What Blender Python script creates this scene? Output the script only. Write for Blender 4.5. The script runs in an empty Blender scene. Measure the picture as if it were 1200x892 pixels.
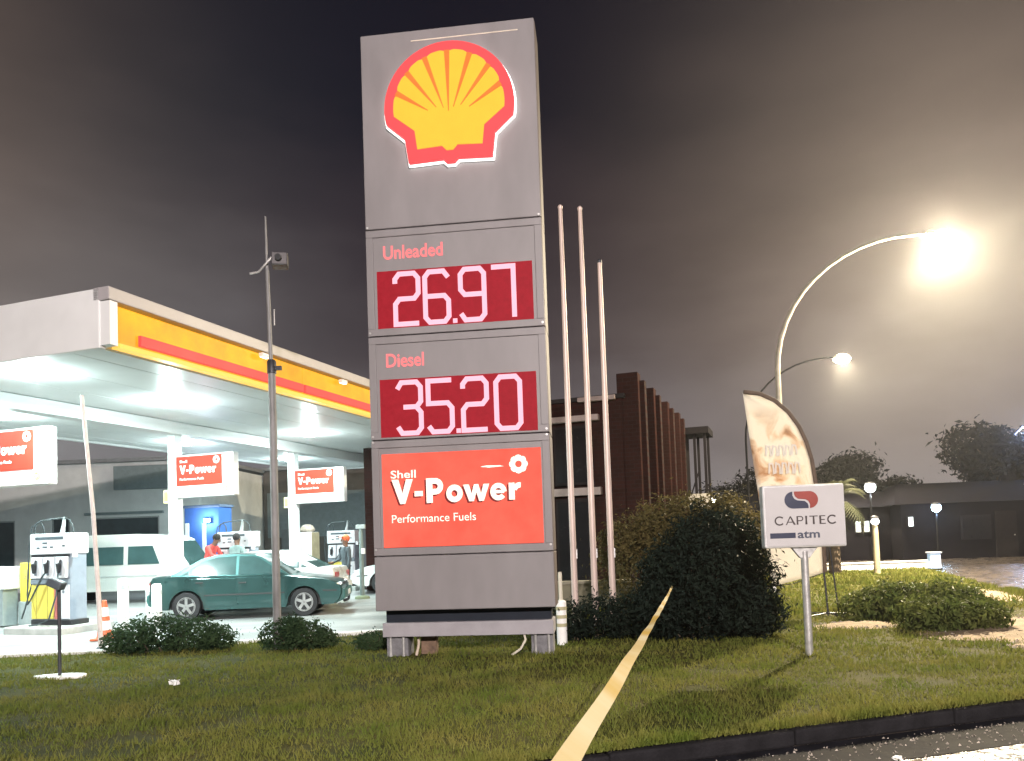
import bpy, bmesh, math, random
import numpy as np
from mathutils import Vector, Matrix

R = math.radians
rnd = random.Random(11)
sc = bpy.context.scene
COL = sc.collection

# ------------------------------------------------------------------ camera
cam_d = bpy.data.cameras.new("camera")
cam = bpy.data.objects.new("camera", cam_d)
COL.objects.link(cam)
sc.camera = cam
cam_d.sensor_width = 36.0
cam_d.lens = 906 / 1200 * 36
cam_d.shift_y = 0.1187
cam_d.clip_start = 0.05
cam_d.clip_end = 3000
_p, _r = R(2.5), R(2.0)
_fw = Vector((0, math.cos(_p), math.sin(_p)))
_r0 = Vector((1, 0, 0))
_u0 = _r0.cross(_fw)
_rt = _r0 * math.cos(_r) - _u0 * math.sin(_r)
_up = _u0 * math.cos(_r) + _r0 * math.sin(_r)
cam.matrix_world = Matrix(((_rt.x, _up.x, -_fw.x, 0), (_rt.y, _up.y, -_fw.y, 0), (_rt.z, _up.z, -_fw.z, 1.6), (0, 0, 0, 1)))

# ------------------------------------------------------------------ render, world, exposure
sc.render.engine = 'CYCLES'
cy = sc.cycles
cy.use_denoising = True
try:
    cy.denoiser = 'OPENIMAGEDENOISE'
except Exception:
    pass
cy.max_bounces = 6
cy.diffuse_bounces = 3
cy.glossy_bounces = 3
cy.transmission_bounces = 4
cy.volume_bounces = 0
cy.sample_clamp_indirect = 4.0
cy.use_light_tree = True
cy.caustics_reflective = False
cy.caustics_refractive = False
sc.view_settings.view_transform = 'Standard'
sc.view_settings.look = 'None'
sc.view_settings.exposure = 0.0
sc.view_settings.gamma = 1.0

SUN_EL, SUN_ROT = R(-9), R(200)
world = bpy.data.worlds.new("World")
sc.world = world
world.use_nodes = True
wn, wl = world.node_tree.nodes, world.node_tree.links
wn.clear()
w_out = wn.new("ShaderNodeOutputWorld")
w_add = wn.new("ShaderNodeAddShader")
w_sky = wn.new("ShaderNodeTexSky")
w_sky.sky_type = 'NISHITA'
w_sky.sun_disc = False
w_sky.sun_elevation = SUN_EL
w_sky.sun_rotation = SUN_ROT
w_b1 = wn.new("ShaderNodeBackground")
w_b1.inputs[1].default_value = 0.05
wl.new(w_sky.outputs[0], w_b1.inputs[0])
# night overcast glowing with town light: brighter towards the horizon, with painted glow patches added
w_tc = wn.new("ShaderNodeTexCoord")
w_sep = wn.new("ShaderNodeSeparateXYZ")
wl.new(w_tc.outputs['Generated'], w_sep.inputs[0])
w_noise = wn.new("ShaderNodeTexNoise")
w_noise.inputs['Scale'].default_value = 2.2
w_noise.inputs['Detail'].default_value = 5
w_map = wn.new("ShaderNodeMapping")
w_map.inputs['Scale'].default_value = (1, 1, 2.6)
wl.new(w_tc.outputs['Generated'], w_map.inputs[0])
wl.new(w_map.outputs[0], w_noise.inputs['Vector'])
w_ma = wn.new("ShaderNodeMath")
w_ma.operation = 'MULTIPLY_ADD'
w_ma.inputs[1].default_value = 0.38
wl.new(w_noise.outputs[0], w_ma.inputs[0])
w_off = wn.new("ShaderNodeMath")
w_off.operation = 'SUBTRACT'
w_off.inputs[1].default_value = 0.19
wl.new(w_sep.outputs[2], w_off.inputs[0])
wl.new(w_off.outputs[0], w_ma.inputs[2])
w_rmp = wn.new("ShaderNodeValToRGB")
cr = w_rmp.color_ramp
STOPS = [(0.0, (.260, .240, .250)), (.13, (.170, .150, .160)), (.25, (.086, .068, .074)), (.37, (.036, .026, .034)),
         (.52, (.012, .011, .020)), (1.0, (.006, .006, .011))]
cr.elements[0].position, cr.elements[0].color = STOPS[0][0], STOPS[0][1] + (1,)
cr.elements[1].position, cr.elements[1].color = STOPS[-1][0], STOPS[-1][1] + (1,)
for p_, c_ in STOPS[1:-1]:
    e_ = cr.elements.new(p_)
    e_.color = c_ + (1,)
wl.new(w_ma.outputs[0], w_rmp.inputs[0])
w_b2 = wn.new("ShaderNodeBackground")
w_b2.inputs[1].default_value = 0.8
w_prev = w_rmp.outputs[0]
for gdir, gpow, gcol in (((.48, .82, .27), 26.0, (.290, .222, .160)), ((-.60, .78, .16), 16.0, (.080, .094, .094)), ((-.70, .62, .38), 26.0, (.180, .108, .060))):  # halos of near lamp and canopy, and a brown glow, painted into the sky
    dv = Vector(gdir).normalized()
    w_dot = wn.new("ShaderNodeVectorMath")
    w_dot.operation = 'DOT_PRODUCT'
    w_dot.inputs[1].default_value = dv
    wl.new(w_tc.outputs['Generated'], w_dot.inputs[0])
    w_mx = wn.new("ShaderNodeMath")
    w_mx.operation = 'MAXIMUM'
    w_mx.inputs[1].default_value = 0.0
    wl.new(w_dot.outputs['Value'], w_mx.inputs[0])
    w_pw = wn.new("ShaderNodeMath")
    w_pw.operation = 'POWER'
    w_pw.inputs[1].default_value = gpow
    wl.new(w_mx.outputs[0], w_pw.inputs[0])
    w_cl = wn.new("ShaderNodeMath")          # broken up by the clouds
    w_cl.operation = 'MULTIPLY_ADD'
    w_cl.inputs[1].default_value = -1.1
    w_cl.inputs[2].default_value = 1.5
    wl.new(w_noise.outputs[0], w_cl.inputs[0])
    w_m2 = wn.new("ShaderNodeMath")
    w_m2.operation = 'MULTIPLY'
    wl.new(w_pw.outputs[0], w_m2.inputs[0])
    wl.new(w_cl.outputs[0], w_m2.inputs[1])
    w_mixc = wn.new("ShaderNodeMix")
    w_mixc.data_type = 'RGBA'
    w_mixc.blend_type = 'ADD'
    wl.new(w_m2.outputs[0], w_mixc.inputs[0])
    wl.new(w_prev, w_mixc.inputs[6])
    w_mixc.inputs[7].default_value = gcol + (1,)
    w_prev = w_mixc.outputs[2]
wl.new(w_prev, w_b2.inputs[0])
wl.new(w_b1.outputs[0], w_add.inputs[0])
wl.new(w_b2.outputs[0], w_add.inputs[1])
wl.new(w_add.outputs[0], w_out.inputs[0])

# strengths of the lamps the place has (watts)
P_STREET = 46000
P_STREET_FAR = 17000
P_STREET_BACK = 40000
P_CANOPY = 370
P_SMALL = 50
HAZE = 0.0005

# ------------------------------------------------------------------ materials
MATS = {}


def mat(name, col, rough=.5, metal=0.0, var=.12, scale=6.0, bump=0.0, bscale=60.0, emit=None, estr=0.0, coat=0.0,
        spec=.5, col2=None, detail=5.0, rvar=.09, trans=0.0, stretch=None, evar=0.0):
    if name in MATS:
        return MATS[name]
    m = bpy.data.materials.new(name)
    m.use_nodes = True
    n, l = m.node_tree.nodes, m.node_tree.links
    b = n["Principled BSDF"]
    tc = n.new("ShaderNodeTexCoord")
    src = tc.outputs['Object']
    if stretch:
        mp = n.new("ShaderNodeMapping")
        mp.inputs['Scale'].default_value = stretch
        l.new(src, mp.inputs[0])
        src = mp.outputs[0]
    nz = n.new("ShaderNodeTexNoise")
    nz.inputs['Scale'].default_value = scale
    nz.inputs['Detail'].default_value = detail
    nz.inputs['Roughness'].default_value = .62
    l.new(src, nz.inputs['Vector'])
    rp = n.new("ShaderNodeValToRGB")
    c = np.array(col, float)
    lo = c * (1 - var)
    hi = np.array(col2, float) if col2 is not None else np.minimum(c * (1 + var), 1)
    rp.color_ramp.elements[0].position = .32
    rp.color_ramp.elements[1].position = .68
    rp.color_ramp.elements[0].color = tuple(lo) + (1,)
    rp.color_ramp.elements[1].color = tuple(hi) + (1,)
    l.new(nz.outputs[0], rp.inputs[0])
    l.new(rp.outputs[0], b.inputs['Base Color'])
    b.inputs['Metallic'].default_value = metal
    b.inputs['Specular IOR Level'].default_value = spec
    b.inputs['Coat Weight'].default_value = coat
    mr = n.new("ShaderNodeMapRange")
    mr.inputs['To Min'].default_value = max(rough - rvar, .02)
    mr.inputs['To Max'].default_value = min(rough + rvar, 1)
    l.new(nz.outputs[0], mr.inputs[0])
    l.new(mr.outputs[0], b.inputs['Roughness'])
    if emit is not None:
        b.inputs['Emission Color'].default_value = tuple(emit) + (1,)
        b.inputs['Emission Strength'].default_value = estr
        if evar:
            mv = n.new("ShaderNodeMapRange")
            mv.inputs['From Min'].default_value = .3
            mv.inputs['From Max'].default_value = .7
            mv.inputs['To Min'].default_value = estr * (1 - evar)
            mv.inputs['To Max'].default_value = estr * (1 + evar)
            l.new(nz.outputs[0], mv.inputs[0])
            l.new(mv.outputs[0], b.inputs['Emission Strength'])
        spec = .05 if spec == .5 else spec
        b.inputs['Specular IOR Level'].default_value = spec
    if bump:
        nb = n.new("ShaderNodeTexNoise")
        nb.inputs['Scale'].default_value = bscale
        nb.inputs['Detail'].default_value = 4
        l.new(src, nb.inputs['Vector'])
        bp = n.new("ShaderNodeBump")
        bp.inputs['Strength'].default_value = bump
        bp.inputs['Distance'].default_value = .02
        l.new(nb.outputs[0], bp.inputs['Height'])
        l.new(bp.outputs[0], b.inputs['Normal'])
    if trans:
        b.inputs['Transmission Weight'].default_value = trans
    m["principled"] = True
    MATS[name] = m
    return m


def leaf_mat(name, col, col2, scale=1.6):
    """thin leaves: diffuse plus translucent, colour varies in clumps"""
    if name in MATS:
        return MATS[name]
    m = bpy.data.materials.new(name)
    m.use_nodes = True
    n, l = m.node_tree.nodes, m.node_tree.links
    out = n["Material Output"]
    b = n["Principled BSDF"]
    tc = n.new("ShaderNodeTexCoord")
    nz = n.new("ShaderNodeTexNoise")
    nz.inputs['Scale'].default_value = scale
    nz.inputs['Detail'].default_value = 8
    nz.inputs['Roughness'].default_value = .75
    l.new(tc.outputs['Object'], nz.inputs['Vector'])
    rp = n.new("ShaderNodeValToRGB")
    rp.color_ramp.elements[0].position = .36
    rp.color_ramp.elements[1].position = .64
    rp.color_ramp.elements[0].color = tuple(col) + (1,)
    rp.color_ramp.elements[1].color = tuple(col2) + (1,)
    l.new(nz.outputs[0], rp.inputs[0])
    l.new(rp.outputs[0], b.inputs['Base Color'])
    b.inputs['Roughness'].default_value = .6
    b.inputs['Specular IOR Level'].default_value = .10
    tr = n.new("ShaderNodeBsdfTranslucent")
    l.new(rp.outputs[0], tr.inputs[0])
    mx = n.new("ShaderNodeMixShader")
    mx.inputs[0].default_value = .3
    l.new(b.outputs[0], mx.inputs[1])
    l.new(tr.outputs[0], mx.inputs[2])
    l.new(mx.outputs[0], out.inputs[0])
    MATS[name] = m
    return m


# ------------------------------------------------------------------ mesh helpers
class MB:
    def __init__(self):
        self.v, self.f = [], []

    def add(self, vs, fs, M=None):
        o = len(self.v)
        for p in vs:
            p = Vector(p)
            if M is not None:
                p = M @ p
            self.v.append((p.x, p.y, p.z))
        for f in fs:
            self.f.append(tuple(o + i for i in f))
        return self

    def box(self, c, s, rz=0.0, rx=0.0, ry=0.0):
        x, y, z = s[0] / 2, s[1] / 2, s[2] / 2
        vs = [(-x, -y, -z), (x, -y, -z), (x, y, -z), (-x, y, -z), (-x, -y, z), (x, -y, z), (x, y, z), (-x, y, z)]
        fs = [(0, 3, 2, 1), (4, 5, 6, 7), (0, 1, 5, 4), (1, 2, 6, 5), (2, 3, 7, 6), (3, 0, 4, 7)]
        M = Matrix.Translation(c)
        if rz: M = M @ Matrix.Rotation(rz, 4, 'Z')
        if ry: M = M @ Matrix.Rotation(ry, 4, 'Y')
        if rx: M = M @ Matrix.Rotation(rx, 4, 'X')
        return self.add(vs, fs, M)

    def tube(self, path, r, n=10, caps=True, flat=1.0):
        path = [Vector(p) for p in path]
        m = len(path)
        rs = r if isinstance(r, (list, tuple)) else [r] * m
        vs, fs = [], []
        prev = None
        for i, p in enumerate(path):
            t = (path[min(i + 1, m - 1)] - path[max(i - 1, 0)]).normalized()
            if prev is None:
                a = Vector((1, 0, 0)) if abs(t.x) < .9 else Vector((0, 1, 0))
                s = t.cross(a).normalized()
            else:
                s = (prev - t * prev.dot(t)).normalized()
            prev = s
            q = t.cross(s)
            for k in range(n):
                an = 2 * math.pi * k / n
                vs.append(p + s * math.cos(an) * rs[i] + q * math.sin(an) * rs[i] * flat)
        for i in range(m - 1):
            for k in range(n):
                k2 = (k + 1) % n
                fs.append((i * n + k, i * n + k2, (i + 1) * n + k2, (i + 1) * n + k))
        if caps:
            fs.append(tuple(range(n - 1, -1, -1)))
            fs.append(tuple((m - 1) * n + k for k in range(n)))
        return self.add(vs, fs)

    def cyl(self, p0, p1, r0, r1=None, n=14):
        return self.tube([p0, p1], [r0, r0 if r1 is None else r1], n)

    def lathe(self, prof, c=(0, 0, 0), n=20, axis='Z'):
        vs, fs = [], []
        m = len(prof)
        for r, z in prof:
            for k in range(n):
                a = 2 * math.pi * k / n
                vs.append((r * math.cos(a), r * math.sin(a), z))
        for i in range(m - 1):
            for k in range(n):
                k2 = (k + 1) % n
                fs.append((i * n + k, i * n + k2, (i + 1) * n + k2, (i + 1) * n + k))
        fs.append(tuple(range(n - 1, -1, -1)))
        fs.append(tuple((m - 1) * n + k for k in range(n)))
        M = Matrix.Translation(c)
        if axis == 'Y': M = M @ Matrix.Rotation(R(90), 4, 'X')
        if axis == 'X': M = M @ Matrix.Rotation(R(90), 4, 'Y')
        return self.add(vs, fs, M)

    def ball(self, c, r, n=12, m=8, s=(1, 1, 1)):
        vs, fs = [(0, 0, -r)], []
        for i in range(1, m):
            a = math.pi * i / m - math.pi / 2
            for k in range(n):
                b = 2 * math.pi * k / n
                vs.append((r * math.cos(a) * math.cos(b), r * math.cos(a) * math.sin(b), r * math.sin(a)))
        vs.append((0, 0, r))
        for k in range(n):
            fs.append((0, 1 + (k + 1) % n, 1 + k))
        for i in range(m - 2):
            for k in range(n):
                k2 = (k + 1) % n
                fs.append((1 + i * n + k, 1 + i * n + k2, 1 + (i + 1) * n + k2, 1 + (i + 1) * n + k))
        e = len(vs) - 1
        for k in range(n):
            fs.append((1 + (m - 2) * n + k, 1 + (m - 2) * n + (k + 1) % n, e))
        return self.add(vs, fs, Matrix.Translation(c) @ Matrix.Diagonal((s[0], s[1], s[2], 1)))

    def prism(self, poly, y0, y1, M=None):
        """poly in x,z; extruded from y0 to y1"""
        n = len(poly)
        vs = [(x, y0, z) for x, z in poly] + [(x, y1, z) for x, z in poly]
        fs = [tuple(range(n)), tuple(range(2 * n - 1, n - 1, -1))]
        for i in range(n):
            j = (i + 1) % n
            fs.append((i, i + n, j + n, j))
        return self.add(vs, fs, M)

    def slab(self, poly, z0, z1):
        n = len(poly)
        vs = [(x, y, z0) for x, y in poly] + [(x, y, z1) for x, y in poly]
        fs = [tuple(range(n - 1, -1, -1)), tuple(range(n, 2 * n))]
        for i in range(n):
            j = (i + 1) % n
            fs.append((i, j, j + n, i + n))
        return self.add(vs, fs)

    def strip(self, pts, w, y0, y1, closed=False):
        """stroke of width w along 2-D points (x,z), mitred, extruded y0..y1"""
        P = [Vector((a, b)) for a, b in pts]
        n = len(P)
        Lf, Rt = [], []
        for i in range(n):
            if closed:
                a, b = P[i - 1], P[(i + 1) % n]
            else:
                a, b = P[max(i - 1, 0)], P[min(i + 1, n - 1)]
            d1 = (P[i] - a).normalized() if (P[i] - a).length > 1e-9 else (b - P[i]).normalized()
            d2 = (b - P[i]).normalized() if (b - P[i]).length > 1e-9 else d1
            n1, n2 = Vector((-d1.y, d1.x)), Vector((-d2.y, d2.x))
            mm = (n1 + n2)
            mm = mm.normalized() if mm.length > 1e-6 else n1
            k = min(1 / max(mm.dot(n1), .35), 2.0)
            Lf.append(P[i] + mm * k * w / 2)
            Rt.append(P[i] - mm * k * w / 2)
        vs, fs = [], []
        for i in range(n):
            for y in (y0, y1):
                vs.append((Lf[i].x, y, Lf[i].y))
                vs.append((Rt[i].x, y, Rt[i].y))
        for i in range(n if closed else n - 1):
            a, b = 4 * i, 4 * ((i + 1) % n)
            fs += [(a, b, b + 1, a + 1), (a + 2, a + 3, b + 3, b + 2), (a, a + 2, b + 2, b), (a + 1, b + 1, b + 3, a + 3)]
        if not closed:
            e = 4 * (n - 1)
            fs += [(0, 1, 3, 2), (e, e + 2, e + 3, e + 1)]
        return self.add(vs, fs)

    def build(self, name, m, parent=None, smooth=False, bevel=0.0, ang=40, recalc=True):
        me = bpy.data.meshes.new(name)
        me.from_pydata(self.v, [], self.f)
        if recalc:
            bm = bmesh.new()
            bm.from_mesh(me)
            bmesh.ops.recalc_face_normals(bm, faces=bm.faces)
            bm.to_mesh(me)
            bm.free()
        if smooth:
            me.shade_smooth()
            me.set_sharp_from_angle(angle=R(ang))
        for mm in (m if isinstance(m, (list, tuple)) else [m]):
            me.materials.append(mm)
        o = bpy.data.objects.new(name, me)
        COL.objects.link(o)
        if parent is not None:
            o.parent = parent
        if bevel:
            bv = o.modifiers.new("bevel", 'BEVEL')
            bv.width = bevel
            bv.segments = 2
            bv.limit_method = 'ANGLE'
            bv.angle_limit = R(40)
        return o


def tag(o, label=None, cat=None, group=None, kind=None):
    if label: o["label"] = label
    if cat: o["category"] = cat
    if group: o["group"] = group
    if kind: o["kind"] = kind
    return o


def thing(name, label, cat, loc=(0, 0, 0), rz=0.0, group=None):
    o = bpy.data.objects.new(name, None)
    o.empty_display_size = .2
    COL.objects.link(o)
    o.location = loc
    o.rotation_euler = (0, 0, rz)
    return tag(o, label, cat, group)


def kids(o):
    return [c for c in bpy.data.objects if c.parent == o]


def dup(o, loc=None, rz=None, label=None, group=None, parent=None):
    c = o.copy()
    COL.objects.link(c)
    if parent is not None:
        c.parent = parent
    if loc is not None: c.location = loc
    if rz is not None: c.rotation_euler = (0, 0, rz)
    if label: c["label"] = label
    if group: c["group"] = group
    for k in kids(o):
        dup(k, parent=c)
    return c


def light(kind, loc, watts, col, parent=None, radius=.1, size=.4, rot=None, spot=None):
    d = bpy.data.lights.new("lamp_light", kind)
    d.energy = watts
    d.color = col
    if kind == 'AREA':
        d.shape = 'DISK'
        d.size = size
    else:
        d.shadow_soft_size = radius
    if kind == 'SPOT':
        d.spot_size = spot or R(150)
        d.spot_blend = .25
    o = bpy.data.objects.new("lamp_light", d)
    COL.objects.link(o)
    o.location = loc
    if rot: o.rotation_euler = rot
    if parent is not None: o.parent = parent
    return o


def words(parent, text, m, x, y, z, height, name="lettering", bold=0.0, sx=1.0, depth=.006, width=None, spacing=1.0):
    """flat print from the built-in font, upright in the x-z plane facing -y"""
    cu = bpy.data.curves.new("lettering", 'FONT')
    cu.body = text
    cu.size = 1.0
    cu.offset = bold
    cu.extrude = .004
    cu.space_character = spacing
    cu.resolution_u = 4
    t = bpy.data.objects.new("tmp_text", cu)
    COL.objects.link(t)
    bpy.context.view_layer.update()
    me = bpy.data.meshes.new_from_object(t.evaluated_get(bpy.context.evaluated_depsgraph_get()))
    bpy.data.objects.remove(t)
    bpy.data.curves.remove(cu)
    n = len(me.vertices)
    co = np.empty(n * 3)
    me.vertices.foreach_get("co", co)
    co = co.reshape(n, 3)
    cap = .70
    s = height / cap
    kx = s * sx
    x0, x1 = co[:, 0].min(), co[:, 0].max()
    if width: kx = width / (x1 - x0)
    new = np.stack([(co[:, 0] - x0) * kx, np.where(co[:, 2] > 0, -depth, 0.0), co[:, 1] * s], 1)
    me.vertices.foreach_set("co", new.ravel())
    me.update()
    bm = bmesh.new()
    bm.from_mesh(me)
    bmesh.ops.recalc_face_normals(bm, faces=bm.faces)
    bm.to_mesh(me)
    bm.free()
    me.materials.clear()
    me.materials.append(m)
    me.name = name
    o = bpy.data.objects.new(name, me)
    COL.objects.link(o)
    o.parent = parent
    o.location = (x, y, z)
    return o


# ------------------------------------------------------------------ common materials
ASPHALT = mat("wet_asphalt", (.035, .035, .04), .27, var=.45, scale=3.2, bump=.9, bscale=13, spec=.28, col2=(.07, .055, .045), detail=10, rvar=.23)
_n, _l = ASPHALT.node_tree.nodes, ASPHALT.node_tree.links
_t = _n.new("ShaderNodeTexCoord")
_m = _n.new("ShaderNodeMapping")
_m.inputs['Scale'].default_value = (1.0, 2.6, 1)
_m.inputs['Rotation'].default_value = (0, 0, R(-16))
_l.new(_t.outputs['Object'], _m.inputs[0])
_z = _n.new("ShaderNodeTexNoise")
_z.inputs['Scale'].default_value = 3.4
_z.inputs['Detail'].default_value = 9
_z.inputs['Roughness'].default_value = .72
_l.new(_m.outputs[0], _z.inputs['Vector'])
_w = _n.new("ShaderNodeMapRange")
_w.inputs['From Min'].default_value = .47
_w.inputs['From Max'].default_value = .56
_w.inputs['To Min'].default_value = .03
_w.inputs['To Max'].default_value = .42
_l.new(_z.outputs[0], _w.inputs[0])
_l.new(_w.outputs[0], _n["Principled BSDF"].inputs['Specular IOR Level'])
CONCRETE = mat("forecourt_concrete", (.27, .28, .28), .36, var=.35, scale=.9, bump=.25, bscale=30, col2=(.44, .44, .43), detail=9, stretch=(.35, 1.2, 1))
KERB = mat("kerb_concrete", (.014, .0135, .015), .9, spec=.05, var=.3, scale=5, bump=.4, bscale=50)
WHITE_KERB = mat("white_painted_kerb", (.74, .75, .73), .55, var=.12, scale=5, bump=.2, bscale=40)
SOIL = mat("lawn_soil", (.045, .055, .014), .95, var=.4, scale=1.2, bump=.7, bscale=30, col2=(.075, .068, .020), detail=9, spec=.08)
SAND = mat("sandy_soil", (.17, .12, .07), .95, var=.4, scale=3, bump=.9, bscale=18, col2=(.30, .22, .14), detail=9)
STONE = mat("grey_stone", (.24, .22, .19), .8, var=.4, scale=9, bump=.5, bscale=20)
SIGN_GREY = mat("sign_grey_panel", (.212, .202, .206), .45, var=.08, scale=2.6, spec=.3, bump=.03, bscale=120, stretch=(1, 1, .35))
SIGN_FRAME = mat("sign_frame_grey", (.38, .36, .37), .45, var=.08, scale=3)
DARK_STEEL = mat("dark_steel", (.045, .047, .055), .5, metal=.4, var=.3, scale=7)
GALV = mat("galvanised_steel", (.48, .48, .47), .45, metal=.55, var=.25, scale=9)
POLE_GREY = mat("weathered_grey_pole", (.22, .22, .22), .6, metal=.2, var=.3, scale=6, stretch=(1, 1, .3))
WHITE = mat("white_paint", (.78, .79, .78), .4, var=.07, scale=4)
WHITE2 = mat("white_metal_panel", (.76, .78, .78), .42, var=.06, scale=1.1)
RUBBER = mat("black_rubber", (.02, .02, .022), .75, var=.3, scale=12)
DARK_GLASS = mat("dark_glass", (.03, .05, .055), .08, var=.2, scale=2, spec=.8)
BLACK = mat("black_plastic", (.02, .021, .024), .45, var=.25, scale=10)
YELLOW = mat("yellow_paint", (.72, .58, .08), .42, var=.1, scale=4)
RED = mat("red_paint", (.50, .05, .05), .42, var=.15, scale=4)
CHROME = mat("bright_trim", (.6, .6, .62), .22, metal=.9, var=.1, scale=8)

# ------------------------------------------------------------------ ground
g = MB()
gp = [(420 * math.cos(2 * math.pi * k / 64), 420 * math.sin(2 * math.pi * k / 64)) for k in range(64)]
g.add([(x, y, -.14) for x, y in gp], [tuple(range(64))])
tag(g.build("road", ASPHALT), kind="structure")

AX = R(-19)                                   # the canopy's long axis, turned from straight ahead
UX, UY = math.sin(R(19)), math.cos(R(19))
VX, VY = math.cos(R(19)), -math.sin(R(19))
CO = (-5.9, 11.2)                             # near right corner of the canopy


def cuv(u, v, z=0.0):
    return (CO[0] + u * UX + v * VX, CO[1] + u * UY + v * VY, z)


# boundary between lawn and forecourt
EDGE = [(-26, 10.9), (-8.0, 12.05), (-6.5, 12.12), (-4.4, 12.72), (-2.4, 13.45), (-.6, 14.3), (.4, 15.5), (1.2, 18.6)]
LIP = [(-26, -2.9), (-10, 2.3), (-3.9, 4.42), (-.31, 5.52), (2.0, 6.26), (3.4, 6.68), (4.9, 7.15), (6.2, 7.75), (7.5, 8.75), (8.4, 9.9),
       (9.3, 11.8), (10.1, 14.2), (11.0, 17.4), (12.4, 21.5), (13.6, 25.2), (14.0, 26.6)]
lawn_poly = LIP + [(3.0, 26.6), (2.9, 21.2), (1.2, 18.6)] + EDGE[-2::-1]
lw = MB()
lw.slab(lawn_poly, -.16, 0.0)
tag(lw.build("lawn", SOIL), kind="structure")
fc = MB()
fc.slab(EDGE + [(1.6, 21.6), (-1.4, 24), (2.5, 36), (-4, 44), (-34, 44), (-34, 11)], -.16, -.004)
tag(fc.build("forecourt_paving", CONCRETE), kind="structure")


def walk(pts, step):
    out = []
    carry = 0.0
    for a, b in zip(pts[:-1], pts[1:]):
        a, b = Vector(a), Vector(b)
        L = (b - a).length
        d = (b - a) / L
        s = carry
        while s < L:
            out.append((a + d * s, d))
            s += step
        carry = s - L
    return out


def kerb_row(name, pts, m, step=1.0, h=.15, w=.14, z0=-.16):
    root = tag(MB().box((pts[0][0], pts[0][1], z0 - .03), (.05, .05, .02)).build(name, m), kind="structure")
    proto = MB().box((0, 0, 0), (step - .006, w, h)).build("kerb_stone", m, root, bevel=.018)
    first = True
    for p, d in walk(pts, step):
        q = p + d * step / 2
        o = proto if first else proto.copy()
        if not first:
            COL.objects.link(o)
        first = False
        o.parent = root
        o.location = (q.x, q.y, z0 + h / 2 + rnd.uniform(-.006, .006))
        o.rotation_euler = (0, 0, math.atan2(d.y, d.x) + rnd.uniform(-.01, .01))
    return root


kerb_row("road_kerb", [(x, y - .05) for x, y in LIP[1:-1]], KERB, 1.6, .125, .13, -.145)
kerb_row("forecourt_kerb", [(x, y) for x, y in EDGE[0:6]], WHITE_KERB, 1.0, .26, .14, -.2)


gut = MB()
gl_ = [(x + .035, y - .12) for x, y in LIP[1:11]]
gr_ = [(x + .16 + .02 * i, y - .62 - .02 * i) for i, (x, y) in enumerate(LIP[1:11])]
gut.add([(x, y, -.136) for x, y in gl_] + [(x, y, -.135) for x, y in gr_], [(i, i + 10, i + 11, i + 1) for i in range(9)])
tag(gut.build("gutter", mat("wet_gutter_kerb_shade", (.010, .010, .013), .85, var=.4, scale=5, bump=.25, bscale=12, spec=.06)), kind="structure")  # wet gutter strip, the kerb's shadow put into its near-black colour


mud = MB()
mp0 = [(-6, 2.9), (-4, 3.6), (-.2, 4.75), (1.0, 5.15), (2.0, 5.5), (2.9, 5.72)]
mp1 = [(3.05, 5.60), (2.75, 5.50), (2.85, 5.36), (2.45, 5.26), (2.55, 5.10), (2.1, 4.95), (2.2, 4.8), (1.9, 4.5), (1.2, 4.2), (-6, 1.9)]
mud.add([(x, y, -.131) for x, y in mp0 + mp1], [tuple(range(len(mp0 + mp1)))])
tag(mud.build("muddy_verge", mat("brown_mud", (.050, .030, .019), .8, var=.4, scale=4, bump=.7, bscale=16, spec=.15, detail=9)), kind="structure")


# grass: single blades scattered over the lawn, one object
def inside(px, py, poly):
    res = np.zeros(len(px), bool)
    n = len(poly)
    for i in range(n):
        x0, y0 = poly[i]
        x1, y1 = poly[(i + 1) % n]
        c = ((y0 > py) != (y1 > py)) & (px < (x1 - x0) * (py - y0) / (y1 - y0 + 1e-12) + x0)
        res ^= c
    return res


nr = np.random.default_rng(5)


def vnoise(x, y, s, seed):
    r = np.random.default_rng(seed).random((64, 64))
    xs, ys = x / s, y / s
    xi, yi = np.floor(xs).astype(int), np.floor(ys).astype(int)
    fx, fy = xs - xi, ys - yi
    fx, fy = fx * fx * (3 - 2 * fx), fy * fy * (3 - 2 * fy)
    g00, g10 = r[xi % 64, yi % 64], r[(xi + 1) % 64, yi % 64]
    g01, g11 = r[xi % 64, (yi + 1) % 64], r[(xi + 1) % 64, (yi + 1) % 64]
    return (g00 * (1 - fx) + g10 * fx) * (1 - fy) + (g01 * (1 - fx) + g11 * fx) * fy


SANDS = [(5.35, 12.2, .75, .42), (7.45, 11.1, 1.45, 1.55), (8.3, 12.6, 1.1, 1.6), (6.9, 9.6, .8, .5), (9.5, 16.6, 1.2, 1.5)]


def lip_blades(dens):
    pts = []
    for (x0, y0), (x1, y1) in zip(LIP[2:12], LIP[3:13]):
        L = math.hypot(x1 - x0, y1 - y0)
        k = int(L * dens)
        t = nr.random(k)
        off = np.abs(nr.normal(0, .12, k)) - .05
        pts.append(np.stack([x0 + (x1 - x0) * t - (y1 - y0) / L * (off - .03), y0 + (y1 - y0) * t + (x1 - x0) / L * (off - .03)], 1))
    return np.concatenate(pts)


def blades(xmin, xmax, ymin, ymax, dens):
    n = int((xmax - xmin) * (ymax - ymin) * dens)
    x = nr.uniform(xmin, xmax, n)
    y = nr.uniform(ymin, ymax, n)
    k = inside(x, y, lawn_poly) & (np.abs(x) < .74 * y + 1.2)
    cl = vnoise(x, y, .22, 3) * .6 + vnoise(x, y, .8, 4) * .4
    k &= cl + nr.uniform(-.22, .22, n) > .36
    for sx, sy, ra, rb in SANDS:
        d = ((x - sx) / ra) ** 2 + ((y - sy) / rb) ** 2
        k &= ~(d < .85 + nr.uniform(-.5, .5, n))
    return x[k], y[k]


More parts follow.
